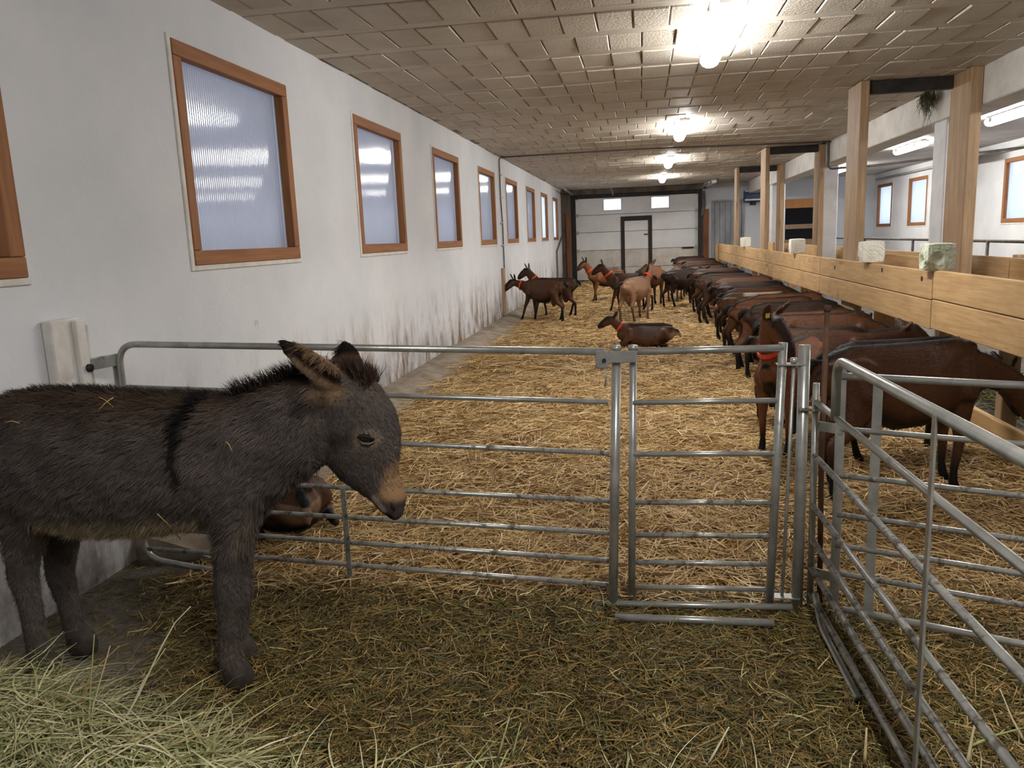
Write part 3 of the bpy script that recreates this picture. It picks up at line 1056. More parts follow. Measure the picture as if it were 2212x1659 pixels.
def hp(t, z):
    p = HA + (HB_ - HA) * t
    return np.array([p[0], p[1], hz(z, t)])


MB().tube(rounded([hp(0.985, RZ[0]), hp(0.0, RZ[0]), hp(0.0, 0.02), hp(0.33, -0.05)], 0.10, 8), 0.0145, 12).build('frame_tube', 'galv', h1, True)
for i, z in enumerate(RZ[1:]):
    MB().tube([hp(0.0, z), hp(0.5, z - 0.002), hp(0.99, z)], 0.0105, 10).build('rail', 'galv' if i < 1 else 'galv_dirty', h1, True)
for t in (0.475,):
    MB().bar(hp(t, 0.02) - np.array([0, 0.013, 0]), hp(t, RZ[3]) - np.array([0, 0.013, 0]), 0.022, 0.006, (0, 1, 0)).build('upright', 'galv_dirty', h1)
# gate frame : posts and threshold bars
gf = thing('gate_frame', 'galvanised gate frame with latch post, hinge post and two bars in the hay', 'gate frame', (0.24, 2.98, 0))
MB().tube([(-0.128, 2.95, -0.04), (-0.098, 3.0, 1.0)], 0.0185, 12).build('latch_post', 'galv', gf, True)
MB().tube([(0.585, 3.0, -0.02), (0.588, 3.0, 1.035)], 0.0215, 12).build('hinge_post', 'galv', gf, True)
MB().tube([(-0.20, 2.945, 0.016), (0.56, 2.96, 0.02)], 0.013, 10).build('threshold_bar', 'galv', gf, True)
MB().tube([(-0.115, 2.82, 0.022), (0.47, 2.83, 0.018)], 0.015, 10).build('threshold_bar', 'galv', gf, True)
lp = MB()
lp.bbox(-0.175, -0.02, 2.962, 2.968, 0.985, 1.03, 0.002)
lp.bbox(-0.175, -0.125, 2.9615, 2.9675, 0.965, 0.99, 0.002)
lo = lp.build('latch_plate', 'galv', gf)
MB().tube([(-0.143, 2.955, 0.995), (-0.143, 2.965, 0.995)], 0.008, 10).build('plate_hole', 'steel_dark', lo)
for x in (-0.098, -0.035):
    MB().tube([(x, 2.985, 1.03), (x, 2.985, 1.048)], 0.018, 12).build('cap', 'galv', lo, True)
MB().tube([(-0.14, 2.957, 0.965), (-0.137, 2.957, 0.925), (-0.142, 2.957, 0.895)], 0.0035, 6).build('latch_pin', 'galv', gf, True)
# the gate itself
g = thing('pen_gate', 'narrow galvanised seven rail gate beside the latch post', 'gate', (0.23, 3.0, 0))
MB().tube([(-0.053, 2.985, 0.02), (-0.035, 3.0, 1.01)], 0.0145, 12).build('stile', 'galv', g, True)
MB().tube([(0.480, 2.99, 0.02), (0.512, 3.0, 1.045)], 0.0165, 12).build('stile', 'galv', g, True)
for i, z in enumerate(RZ):
    t = z / 1.0
    MB().tube([(-0.053 + 0.018 * t, 2.99, z), (0.480 + 0.032 * t, 2.995, z + 0.004)], 0.0135 if i == 0 else 0.0105, 10).build('rail', 'galv' if i in (0, 1, 2, 6) else 'galv_dirty', g, True)
MB().tube([(0.528, 3.0, 0.02), (0.552, 3.0, 0.975)], 0.0065, 8).build('hinge_rod', 'galv', g, True)
for z in (0.965, 0.045):
    MB().bar((0.49, 3.0, z), (0.592, 3.0, z), 0.045, 0.005).build('hinge_plate', 'galv', g)
MB().tube([(0.551, 3.0, 0.97), (0.5515, 3.0, 0.988)], 0.013, 10).build('rod_head', 'galv', g, True)

# hurdle coming toward the viewer
NA, NB = np.array([0.63, 2.985]), np.array([0.735, 0.6])
h2 = thing('hurdle', 'galvanised hurdle along the donkey pen side, meeting the hinge post', 'hurdle', (0.68, 1.8, 0))


def npnt(t, z):
    p = NA + (NB - NA) * t
    return np.array([p[0], p[1], z])


MB().tube([npnt(0.0, 0.03), npnt(0.0, 0.895)], 0.0125, 10).build('end_tube', 'galv', h2, True)
T1 = 0.105
MB().tube(rounded([npnt(T1, RZ[1] - 0.01), npnt(T1, RZ[0]), npnt(1.0, RZ[0])], 0.075, 8), 0.0155, 12).build('frame_tube', 'galv', h2, True)
MB().tube(rounded([npnt(0.03, 0.10), npnt(0.07, 0.012), npnt(0.25, 0.0)], 0.05, 6), 0.012, 10).build('foot_tube', 'galv', h2, True)
for i, z in enumerate(RZ[1:]):
    MB().tube([npnt(0.0, z), npnt(0.5, z - 0.004), npnt(1.0, z)], 0.0115, 10).build('rail', 'galv' if i == 0 else 'galv_dirty', h2, True)
for t in (0.455,):
    MB().bar(npnt(t, 0.0) - np.array([0.014, 0, 0]), npnt(t, RZ[0]) - np.array([0.014, 0, 0]), 0.022, 0.006, (1, 0, 0)).build('upright', 'galv', h2)
MB().bar((0.57, 2.99, 0.80), (0.665, 2.985, 0.795), 0.05, 0.008).build('pin_plate', 'galv_dirty', h2)

# hurdle closing the goats' corner
FA, FB2 = np.array([0.705, 2.93]), np.array([2.25, 2.30])
FZ = [0.93, 0.735, 0.56, 0.41, 0.29, 0.18, 0.04]
h3 = thing('hurdle', 'galvanised hurdle crossing in front of the lined up goats', 'hurdle', (1.5, 2.6, 0))


def fpnt(t, z):
    p = FA + (FB2 - FA) * t
    return np.array([p[0], p[1], z])


for i, z in enumerate(FZ):
    MB().tube([fpnt(0.0 if i != 6 else 0.02, z), fpnt(0.5, z), fpnt(1.0, z)], 0.013 if i in (0, 6) else 0.0105, 10).build('rail', 'galv' if i in (0, 1, 6) else 'galv_dirty', h3, True)
for t, z1 in ((0.0, 0.975), (0.072, 0.93), (0.5, 0.93), (0.98, 0.95)):
    d = unit(np.array([FB2[0] - FA[0], FB2[1] - FA[1], 0]))
    MB().bar(fpnt(t, 0.03), fpnt(t, z1), 0.032, 0.008, np.array([-d[1], d[0], 0])).build('upright', 'galv', h3)
MB().bar((0.625, 2.99, 0.735), (0.71, 2.92, 0.735), 0.006, 0.036).build('hook_plate', 'galv', h3)
MB().bar((0.625, 2.99, 0.16), (0.71, 2.92, 0.16), 0.006, 0.036).build('hook_plate', 'galv', h3)
rs = thing('iron_stake', 'rusty iron stake standing where the three hurdles meet', 'stake', (0.675, 3.07, 0))
MB().tube([(0.685, 3.07, -0.05), (0.672, 3.06, 0.6), (0.676, 3.06, 1.155)], 0.0105, 10).build('shaft', 'rust', rs, True)
MB().tube([(0.676, 3.06, 1.15), (0.678, 3.06, 1.172)], 0.0125, 10).build('cap', 'rust', rs, True)


# ------------------------------------------------------------------ bedding : straw, trampled hay and fresh hay
def gz(x, y):
    """height of the bedding"""
    return (0.012 * np.sin(x * 2.1 + 0.7 * y) + 0.010 * np.sin(y * 1.7 - 1.3 * x + 1.0) + 0.008 * np.sin(5.1 * x + 3.3 * y) + 0.005 * np.sin(9 * x - 7 * y) - 0.012)


def patch(name, mat, label, x0, x1, y0, y1, nx, ny, edge, cat):
    xs, ys = np.linspace(x0, x1, nx), np.linspace(y0, y1, ny)
    X, Y = np.meshgrid(xs, ys)
    Z = gz(X, Y) + rng.normal(0, 0.004, X.shape)
    Z = Z - edge(X, Y)
    vs = np.stack([X.ravel(), Y.ravel(), Z.ravel()], 1)
    fs = [(j * nx + i, j * nx + i + 1, (j + 1) * nx + i + 1, (j + 1) * nx + i) for j in range(ny - 1) for i in range(nx - 1)]
    o = MB().add(vs, fs).build(name, mat, None, True, (0, 0, 0))
    return tag(o, label, cat, kind='stuff')


def strands(name, mat, pts, L, W, cols, pitch, curve, segs=3, lift=0.0, parent=None, colw=None, zmin=None):
    """flat curved stalks lying about the points; all vectorised"""
    n = len(pts)
    az = rng.uniform(0, 2 * math.pi, n)
    pi_ = rng.normal(0, pitch, n)
    Ls = rng.uniform(L[0], L[1], n)
    Ws = rng.uniform(W[0], W[1], n)
    d = np.stack([np.cos(az) * np.cos(pi_), np.sin(az) * np.cos(pi_), np.sin(pi_)], 1)
    s = np.stack([-np.sin(az), np.cos(az), np.zeros(n)], 1)
    up = np.cross(d, s)
    roll = rng.uniform(-1.0, 1.0, n)[:, None]
    wv = (s * np.cos(roll) + up * np.sin(roll)) * Ws[:, None] * 0.5
    cv = rng.normal(0, curve, (n, 1)) * s + rng.normal(0, curve * 0.5, (n, 1)) * up
    ts = np.linspace(-0.5, 0.5, segs + 1)
    P = np.zeros((n, segs + 1, 2, 3))
    for k, t in enumerate(ts):
        c = pts + d * (Ls * t)[:, None] + cv * ((t * t * 4 - 0.5) * Ls[:, None])
        tp = 1.0 if 0 < k < segs else 0.6
        P[:, k, 0] = c - wv * tp
        P[:, k, 1] = c + wv * tp
    P[..., 2] += lift
    if zmin is not None:
        P[..., 2] = np.maximum(P[..., 2], zmin)
    V = P.reshape(-1, 3)
    per = (segs + 1) * 2
    base = (np.arange(n) * per)[:, None]
    F = []
    for k in range(segs):
        F.append(base + np.array([2 * k, 2 * k + 1, 2 * k + 3, 2 * k + 2]))
    F = np.stack(F, 1).reshape(-1, 4)
    C = np.array([c[:3] for c in cols])
    pick = rng.choice(len(C), n, p=colw)
    cc = C[pick] * rng.uniform(0.8, 1.2, (n, 1))
    cc = np.repeat(np.concatenate([cc, np.ones((n, 1))], 1), per, 0)
    return raw_mesh(name, mat, V, F, cc, parent)


def raw_mesh(name, mat, V, F, C, parent=None, smooth=False):
    me = bpy.data.meshes.new(name)
    k = F.shape[1]
    me.vertices.add(len(V))
    me.vertices.foreach_set('co', V.astype(np.float32).ravel())
    me.loops.add(F.size)
    me.loops.foreach_set('vertex_index', F.astype(np.int32).ravel())
    me.polygons.add(len(F))
    me.polygons.foreach_set('loop_start', np.arange(0, F.size, k, dtype=np.int32))
    if smooth:
        me.polygons.foreach_set('use_smooth', np.ones(len(F), bool))
    me.update(calc_edges=True)
    at = me.color_attributes.new('Col', 'FLOAT_COLOR', 'POINT')
    at.data.foreach_set('color', C.astype(np.float32).ravel())
    me.materials.append(M[mat])
    o = bpy.data.objects.new(name, me)
    col.objects.link(o)
    o.parent = parent
    return o


KX = XL + 0.34
sb = patch('straw_bedding', 'straw_bed', 'deep yellow straw bedding covering the goat pen floor', KX, XP + 0.02, 2.95, YF - 0.02, 60, 260,
           lambda X, Y: np.clip((KX + 0.15 - X) / 0.15, 0, 1) * 0.04 + np.clip((3.3 - Y) / 0.3, 0, 1) * 0.035 * (X < -1.2), 'straw')
STRAW = [lin(224, 196, 144), lin(206, 174, 116), lin(188, 152, 96), lin(158, 120, 72), lin(120, 88, 54), lin(236, 216, 174)]
SW = [0.2, 0.27, 0.25, 0.14, 0.06, 0.08]


def scatter(n, x0, x1, y0, y1, pw=1.0):
    x = rng.uniform(x0, x1, n)
    y = y0 + (y1 - y0) * rng.uniform(0, 1, n) ** pw
    return np.stack([x, y, gz(x, y) + rng.uniform(-0.004, 0.022, n)], 1)


strands('straw_stalks', 'straw', scatter(50000, KX + 0.08, XP, 3.02, 8.2, 1.15), (0.09, 0.28), (0.0032, 0.0066), STRAW, 0.14, 0.05, 3, 0.004, sb, SW, -0.03)['kind'] = 'stuff'
strands('straw_stalks', 'straw', scatter(26000, KX + 0.05, XP, 8.0, 14.5), (0.10, 0.30), (0.005, 0.009), STRAW, 0.13, 0.05, 2, 0.004, sb, SW, -0.03)['kind'] = 'stuff'
strands('straw_stalks', 'straw', scatter(18000, KX + 0.05, XP, 14.3, YF - 0.2), (0.12, 0.34), (0.008, 0.014), STRAW, 0.12, 0.05, 2, 0.004, sb, SW, -0.03)['kind'] = 'stuff'
# straw tails reaching over the kerb
strands('straw_stalks', 'straw', np.array([0, 0, 0.03]) + scatter(700, KX - 0.04, KX + 0.2, 4.2, 16), (0.10, 0.28), (0.004, 0.007), STRAW, 0.12, 0.05, 2, 0.006, sb, SW)['kind'] = 'stuff'



def edge_x(y):
    # bare concrete shows between this line and the wall
    return np.interp(y, [1.2, 2.0, 2.4, 2.9, 3.2], [-1.5, -1.62, -1.78, -2.12, -2.3])


hb = patch('trampled_hay', 'hay_bed', 'trampled olive brown hay on the floor of the donkey pen', -2.3, XP + 0.0, -0.5, 3.1, 70, 60,
           lambda X, Y: np.clip((edge_x(Y) + 0.35 - X) / 0.45, 0, 1) * 0.05 + np.clip((Y - 2.9) / 0.15, 0, 1) * 0.02, 'hay')
HAY = [lin(110, 94, 48), lin(134, 110, 56), lin(84, 78, 38), lin(72, 58, 30), lin(154, 124, 68), lin(186, 168, 116), lin(94, 98, 52)]
HW = [0.22, 0.2, 0.14, 0.13, 0.14, 0.08, 0.09]


def scatter_hay(n, x0, x1, y0, y1):
    p = scatter(n, x0, x1, y0, y1)
    ed = edge_x(p[:, 1]) + 0.05 + rng.normal(0, 0.09, n)
    return p[p[:, 0] > ed]


strands('hay_stalks', 'straw', scatter_hay(60000, -2.4, 1.25, 1.35, 3.14), (0.03, 0.13), (0.0018, 0.0042), HAY, 0.20, 0.10, 3, 0.003, hb, HW, -0.05)['kind'] = 'stuff'
strands('hay_stalks', 'straw', scatter(16000, 0.7, XP, 1.4, 3.3), (0.04, 0.18), (0.0022, 0.0045), HAY + STRAW[1:4], 0.2, 0.08, 3, 0.004, hb, None, -0.05)['kind'] = 'stuff'
strands('hay_stalks', 'straw', scatter(5000, -1.5, 1.2, -0.4, 1.4), (0.05, 0.2), (0.002, 0.005), HAY, 0.2, 0.08, 2, 0.004, hb, HW, -0.05)['kind'] = 'stuff'
# litter on the bare concrete by the wall
lt = strands('floor_litter', 'straw', np.array([0, 0, -0.028]) + scatter(5200, -2.48, -1.5, 1.2, 3.4) * np.array([1, 1, 0.1]), (0.01, 0.08), (0.0015, 0.004), HAY, 0.1, 0.1, 2, 0.0, None, HW, -0.034)
tag(lt, 'thin litter of chaff on the bare concrete beside the wall', 'litter', kind='stuff')
# hay in the feed alley
fh = strands('alley_hay', 'straw', np.stack([np.clip(rng.normal(2.85, 0.12, 9000), 2.62, 3.02), rng.uniform(3.0, 24, 9000), np.abs(rng.normal(0.02, 0.07, 9000))], 1), (0.10, 0.35), (0.004, 0.008),
             [lin(120, 124, 76), lin(146, 144, 92), lin(98, 98, 58)], 0.3, 0.15, 3, 0.0, None, None, -0.05)
tag(fh, 'greenish hay heaped in the feed alley behind the plank partition', 'hay', kind='stuff')


# fresh hay heap
def blades(n, centre_fn, L, W, cols, colw=None, segs=7, droop=0.5, up=0.25):
    p = centre_fn(n)
    az = rng.uniform(0, 2 * math.pi, n)
    el = np.abs(rng.normal(up * 0.5, up, n))
    Ls = rng.uniform(L[0], L[1], n)
    Ws = rng.uniform(W[0], W[1], n)
    side0 = np.stack([-np.sin(az), np.cos(az), np.zeros(n)], 1)
    turn = rng.normal(0, 0.9, n)
    P = np.zeros((n, segs + 1, 2, 3))
    c = p.copy()
    for k in range(segs + 1):
        t = k / segs
        a = az + turn * t
        e = el - droop * t * rng.uniform(0.6, 1.4, n)
        d = np.stack([np.cos(a) * np.cos(e), np.sin(a) * np.cos(e), np.sin(e)], 1)
        s = np.stack([-np.sin(a), np.cos(a), np.zeros(n)], 1)
        u = np.cross(d, s)
        r = rng.uniform(-0.2, 0.2, n)[:, None] + np.linspace(-0.6, 0.6, n)[:, None]
        w = (s * np.cos(r) + u * np.sin(r)) * (Ws * (1 - 0.85 * t ** 2))[:, None] * 0.5
        P[:, k, 0] = c - w
        P[:, k, 1] = c + w
        c = c + d * (Ls / segs)[:, None]
        c[:, 0] = np.maximum(c[:, 0], XL + 0.03)
        c[:, 2] = np.maximum(c[:, 2], gz(c[:, 0], c[:, 1]) + 0.012)
    per = (segs + 1) * 2
    base = (np.arange(n) * per)[:, None]
    F = np.stack([base + np.array([2 * k, 2 * k + 1, 2 * k + 3, 2 * k + 2]) for k in range(segs)], 1).reshape(-1, 4)
    C = np.array([q[:3] for q in cols])[rng.choice(len(cols), n, p=colw)] * rng.uniform(0.85, 1.15, (n, 1))
    C = np.repeat(np.concatenate([C, np.ones((n, 1))], 1), per, 0)
    return P.reshape(-1, 3), F, C


FRESH = [lin(180, 178, 128), lin(152, 154, 98), lin(208, 202, 160), lin(122, 128, 76), lin(222, 212, 174), lin(166, 146, 100)]
FWT = [0.25, 0.17, 0.22, 0.12, 0.14, 0.10]


def heap_pts(n):
    # a low heap toward the wall that thins out into a strip along the near edge of the pen
    m = int(n * 0.86)
    x = np.concatenate([-2.2 + 1.0 * rng.uniform(0, 1, m) ** 1.25, -1.25 + 2.4 * rng.uniform(0, 1, n - m) ** 1.5])
    yc = np.interp(x, [-2.1, -1.6, -1.1, -0.4, 0.3, 0.9], [2.00, 1.92, 1.80, 1.80, 1.86, 1.92])
    wd = np.interp(x, [-2.1, -1.5, -1.0, -0.4, 0.9], [0.24, 0.20, 0.12, 0.09, 0.10])
    y = yc + 0.05 - np.abs(rng.normal(0, 1, n)) * wd
    top = np.interp(x, [-2.1, -1.5, -1.0, -0.4, 0.9], [0.13, 0.09, 0.035, 0.015, 0.015])
    z = gz(x, y) + rng.uniform(0, 1, n) * top
    return np.stack([x, y, z], 1)


Vh, Fh, Ch = blades(6500, heap_pts, (0.14, 0.42), (0.0022, 0.0075), FRESH, FWT, 7, 0.6, 0.15)
fo = raw_mesh('fresh_hay', 'straw', Vh, Fh, Ch, None, True)
tag(fo, 'heap of fresh pale green hay along the near edge of the donkey pen', 'hay', kind='stuff')


def stalk(path_px, depth, r, colr, label, base_z=None):
    """one long stalk sticking out of the fresh hay"""
    P = []
    dy = onz(*path_px[0], 0.01)[1] - depth[0]
    depth = [y + dy for y in depth]
    for (px, py), y in zip(path_px, depth):
        P.append(ony(px, py, y))
    mb = MB()
    Q = [P[0]]
    for a, b in zip(P[:-1], P[1:]):
        for k in range(1, 4):
            Q.append(lerp(a, b, k / 3))
    n = len(Q)
    mb.tube(Q, [r * (1 - 0.6 * i / (n - 1)) for i in range(n)], 5)
    o = mb.build('hay_stalk', 'straw', None, True)
    at = o.data.color_attributes.new('Col', 'FLOAT_COLOR', 'POINT')
    at.data.foreach_set('color', np.tile(np.array(colr, np.float32), len(o.data.vertices)))
    return tag(o, label, 'hay stalk', 'long stalks standing out of the fresh hay')


PALE = lin(216, 212, 176)
stalk([(250, 1590), (300, 1500), (350, 1395), (378, 1345), (412, 1310)], [1.86, 1.9, 1.94, 1.96, 1.98], 0.0038, PALE, 'longest pale stalk rising from the fresh hay before the donkey')
stalk([(262, 1580), (310, 1470), (358, 1400)], [1.85, 1.9, 1.94], 0.0028, PALE, 'pale stalk close beside the longest one in the fresh hay')
stalk([(190, 1570), (196, 1480), (204, 1370)], [1.88, 1.9, 1.92], 0.0036, lin(170, 176, 120), 'upright green stalk in the fresh hay under the donkey')
stalk([(197, 1600), (200, 1530), (238, 1395)], [1.86, 1.89, 1.93], 0.0036, lin(206, 190, 146), 'straw coloured stalk leaning beside the upright green one')
stalk([(160, 1540), (200, 1450), (258, 1395)], [1.9, 1.92, 1.95], 0.003, lin(196, 160, 112), 'thin brownish stalk arching over the fresh hay')
stalk([(1075, 1640), (1100, 1550)], [1.66, 1.68], 0.0045, lin(176, 180, 130), 'short green stalk standing beside the bottom hay strip')
stalk([(1105, 1640), (1125, 1560)], [1.66, 1.68], 0.0035, lin(180, 182, 140), 'second short green stalk beside the bottom hay strip')
stalk([(1530, 1650), (1575, 1570)], [1.64, 1.68], 0.0045, PALE, 'pale stalk leaning in the middle of the bottom hay strip')
stalk([(1868, 1650), (1872, 1572)], [1.58, 1.60], 0.006, lin(206, 186, 140), 'thick straw stalk standing near the side hurdle')
stalk([(2090, 1650), (2100, 1590), (2112, 1540)], [1.46, 1.48, 1.5], 0.006, lin(206, 192, 150), 'broad stalk in front of the side hurdle rails')
stalk([(2212, 1600), (2185, 1550), (2160, 1488)], [1.40, 1.42, 1.45], 0.004, lin(222, 214, 180), 'thin pale stalk leaning on the side hurdle')
stalk([(2100, 1610), (2150, 1588), (2212, 1572)], [1.44, 1.45, 1.46], 0.0045, lin(172, 178, 120), 'green stalk lying across the side hurdle foot')
stalk([(1460, 1262), (1475, 1310), (1488, 1372)], [2.84, 2.83, 2.82], 0.004, lin(206, 176, 130), 'stiff straw stalk lying over the threshold bars')


# ------------------------------------------------------------------ animals
def fuse(mb, voxel, smooth, name):
    """one continuous skin from overlapping closed lofts"""
    me = mb.mesh(name + '_src')
    ob = bpy.data.objects.new(name + '_src', me)
    col.objects.link(ob)
    r = ob.modifiers.new('fuse', 'REMESH')
    r.mode = 'VOXEL'
    r.voxel_size = voxel
    s = ob.modifiers.new('soft', 'SMOOTH')
    s.factor = 0.5
    s.iterations = smooth
    dg = bpy.context.evaluated_depsgraph_get()
    out = bpy.data.meshes.new_from_object(ob.evaluated_get(dg))
    out.name = name
    bpy.data.objects.remove(ob)
    bpy.data.meshes.remove(me)
    out.polygons.foreach_set('use_smooth', np.ones(len(out.polygons), bool))
    return out


def mesh_arrays(me):
    n = len(me.vertices)
    v = np.zeros(n * 3, np.float32)
    me.vertices.foreach_get('co', v)
    nn = np.zeros(n * 3, np.float32)
    me.vertices.foreach_get('normal', nn)
    return v.reshape(-1, 3).astype(float), nn.reshape(-1, 3).astype(float)


def paint(me, C):
    at = me.color_attributes.new('Col', 'FLOAT_COLOR', 'POINT')
    at.data.foreach_set('color', np.concatenate([C, np.ones((len(C), 1))], 1).astype(np.float32).ravel())


def sstep(a, b, x):
    t = np.clip((x - a) / (b - a), 0, 1)
    return t * t * (3 - 2 * t)


def vnoise(P, f, seed=0):
    r = np.random.default_rng(seed)
    o = np.zeros(len(P))
    for k in range(5):
        d = r.normal(0, 1, 3)
        o += np.sin(P @ (d * f * (1 + 0.5 * k)) + r.uniform(0, 6.28)) / (1 + 0.4 * k)
    return o / 2.2


def c3(r, g, b):
    return np.array(lin(r, g, b)[:3])


# ---- the donkey
DY = 2.35
don = thing('donkey', 'shaggy grey brown donkey with a black shoulder cross, standing in profile', 'donkey', (-1.62, DY, 0))
dmb = MB()


def section(mb_pts, y=DY):
    C, U, W = [], [], []
    for (a, b, w) in mb_pts:
        A, B_ = ony(a[0], a[1], y), ony(b[0], b[1], y)
        C.append((A + B_) / 2)
        W.append((A - B_) / 2)
        U.append(np.array([0, w, 0]))
    return C, U, W


TOR = [((-42, 905), (-25, 1010), .07), ((-25, 872), (0, 1065), .13), ((20, 850), (25, 1110), .165), ((80, 840), (90, 1128), .18), ((160, 838), (170, 1145), .19),
       ((250, 844), (260, 1152), .195), ((340, 848), (345, 1148), .19), ((420, 850), (432, 1138), .175), ((480, 849), (505, 1138), .155), ((530, 846), (562, 1125), .125), ((566, 860), (588, 1095), .085)]
NEC = [((455, 850), (566, 1120), .14), ((525, 846), (600, 1082), .115), ((585, 826), (642, 1046), .10), ((640, 806), (684, 1020), .09), ((695, 806), (716, 988), .08)]
HEA = [((684, 840), (772, 796), .062), ((690, 892), (816, 830), .083), ((697, 950), (852, 882), .086), ((707, 1000), (866, 932), .082), ((738, 1036), (862, 986), .066),
       ((776, 1060), (860, 1026), .053), ((806, 1083), (872, 1053), .049), ((822, 1103), (878, 1073), .046), ((838, 1113), (873, 1095), .034)]
for S in (TOR, NEC, HEA):
    dmb.chain(*section(S), n=24)
# ears
e = [ony(*p, DY - o) for p, o in (((748, 838), .05), ((705, 812), .075), ((660, 778), .095), ((624, 751), .11), ((604, 737), .12))]
dmb.limb(e, [(.022, .036), (.016, .050), (.013, .044), (.011, .030), (.008, .010)], (0, 1, 0), 14)
e2 = [ony(*p, DY + o) for p, o in (((770, 822), .04), ((757, 792), .065), ((750, 762), .08), ((744, 741), .085))]
dmb.limb(e2, [(.020, .032), (.016, .050), (.013, .042), (.010, .018)], (0, 1, 0), 14)


def dleg(pts, y, foot_dy=0.0):
    P, R = [], []
    for (px, py, r) in pts:
        P.append(ony(px, py, y))
        R.append(r)
    P[-1][2] = 0.012
    dmb.limb(P, R, (0, 1, 0), 14)
    return P[-1]


FN = [(512, 1050, (.075, .10)), (506, 1120, (.07, .082)), (503, 1170, .062), (499, 1220, .055), (498, 1270, .054), (499, 1300, .053), (500, 1340, .043), (498, 1385, .040), (498, 1418, .044), (504, 1442, .040), (512, 1468, .043)]
f1 = dleg(FN, 2.29)
f2 = dleg([(p[0] + (14 if p[1] > 1150 else 0), p[1] - 18, p[2]) for p in FN], 2.45)
HN = [(55, 1000, (.08, .13)), (58, 1080, (.08, .115)), (54, 1150, (.065, .08)), (50, 1205, .056), (50, 1245, .050), (62, 1290, .040), (71, 1335, .037), (79, 1385, .037), (86, 1412, .041), (94, 1436, .044)]
f3 = dleg(HN, 2.30)
f4 = dleg([(118, 1000, (.08, .12)), (128, 1080, (.075, .10)), (134, 1150, .07), (130, 1205, .055), (130, 1240, .050), (145, 1290, .041), (156, 1335, .038), (166, 1372, .040), (176, 1400, .044)], 2.46)
# tail
dmb.limb([ony(-40, 915, DY), ony(-52, 980, DY), ony(-55, 1060, DY), ony(-48, 1140, DY)], [.03, .026, .022, .03], (0, 1, 0), 10)
body = fuse(dmb, 0.009, 7, 'body')
V, N = mesh_arrays(body)
V0 = V.copy()
PX = proj(np.stack([V[:, 0], np.full(len(V), DY), V[:, 2]], 1))     # place along the animal's own side profile
px, py = PX[:, 0], PX[:, 1]


def seg_dist(px, py, pts):
    d = np.full(len(px), 1e9)
    for a, b in zip(pts[:-1], pts[1:]):
        a, b = np.array(a, float), np.array(b, float)
        ab = b - a
        t = np.clip(((px - a[0]) * ab[0] + (py - a[1]) * ab[1]) / (ab @ ab), 0, 1)
        d = np.minimum(d, np.hypot(px - a[0] - t * ab[0], py - a[1] - t * ab[1]))
    return d


GREY, WARM, BLK, PALEC, TAN, MUZ = c3(80, 72, 68), c3(82, 66, 52), c3(16, 13, 13), c3(166, 148, 124), c3(150, 118, 88), c3(70, 60, 58)
nz = vnoise(V, 9, 3)[:, None]
C = GREY * (1 + 0.10 * nz)
top = sstep(0.35, 0.95, N[:, 2])[:, None] * (py < 1000)[:, None]
C = C * (1 - top) + WARM * 0.85 * top


def blend(C, m, c):
    m = np.clip(m, 0, 1)[:, None]
    return C * (1 - m) + c * m


torso = (px < 700)
# dorsal stripe and shoulder cross
dors = sstep(0.045, 0.02, np.abs(V[:, 1] - DY)) * sstep(0.3, 0.7, N[:, 2]) * (px < 560) * (py < 900)
C = blend(C, dors * 0.8, BLK)
cw = np.interp(py, [840, 900, 960, 1015], [24, 17, 11, 5])
cxp = np.interp(py, [840, 900, 960, 1015], [452, 434, 437, 447])
cross = sstep(1.25, 0.8, np.abs(px - cxp) / cw) * (py < 1020) * (px < 520)
C = blend(C, cross, BLK)
mane = sstep(0.05, 0.02, np.abs(V[:, 1] - DY)) * sstep(0.1, 0.6, N[:, 2]) * (px > 500) * (px < 720) * (py < 870)
C = blend(C, mane, BLK)
belly = sstep(-0.35, -0.8, N[:, 2]) * (px > 110) * (px < 470) * (py > 1085) * (py < 1180)
C = blend(C, belly * 0.9, PALEC)
chest = sstep(1085, 1125, py) * (px > 540) * (px < 620) * (py < 1165)
C = blend(C, chest * 0.15, PALEC)
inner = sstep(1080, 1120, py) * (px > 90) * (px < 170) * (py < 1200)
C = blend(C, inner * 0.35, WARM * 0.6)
legs = sstep(1230, 1300, py)
C = blend(C, legs * 0.3, c3(92, 82, 78))
# head
head = (px > 690) & (py > 780)
nose = sstep(1012, 1040, py - 0.28 * (px - 860)) * (px > 770)
C = blend(C, sstep(38, 16, seg_dist(px, py, [(866, 1020), (858, 1055), (872, 1062)])) * (px > 770), TAN)
tip = sstep(1066, 1082, py - 0.15 * (px - 860)) * (px > 795)
C = blend(C, tip, MUZ)
mouth = sstep(7, 3, seg_dist(px, py, [(806, 1078), (824, 1100), (848, 1112)])) * (np.abs(V[:, 1] - DY) > 0.015)
C = blend(C, mouth, BLK)
C = blend(C, sstep(10, 4, seg_dist(px, py, [(818, 1068), (836, 1094)])) * (px > 780), c3(150, 138, 128))
er = np.hypot((px - 806) / 30, (py - 934) / 20)
C = blend(C, sstep(1.3, 0.8, er) * (np.abs(V[:, 1] - DY) > 0.04) * 0.45, c3(140, 122, 104))
C = blend(C, sstep(26, 8, seg_dist(px, py, [(744, 940), (770, 933)])) * 0.55 * (V[:, 1] < DY), BLK)
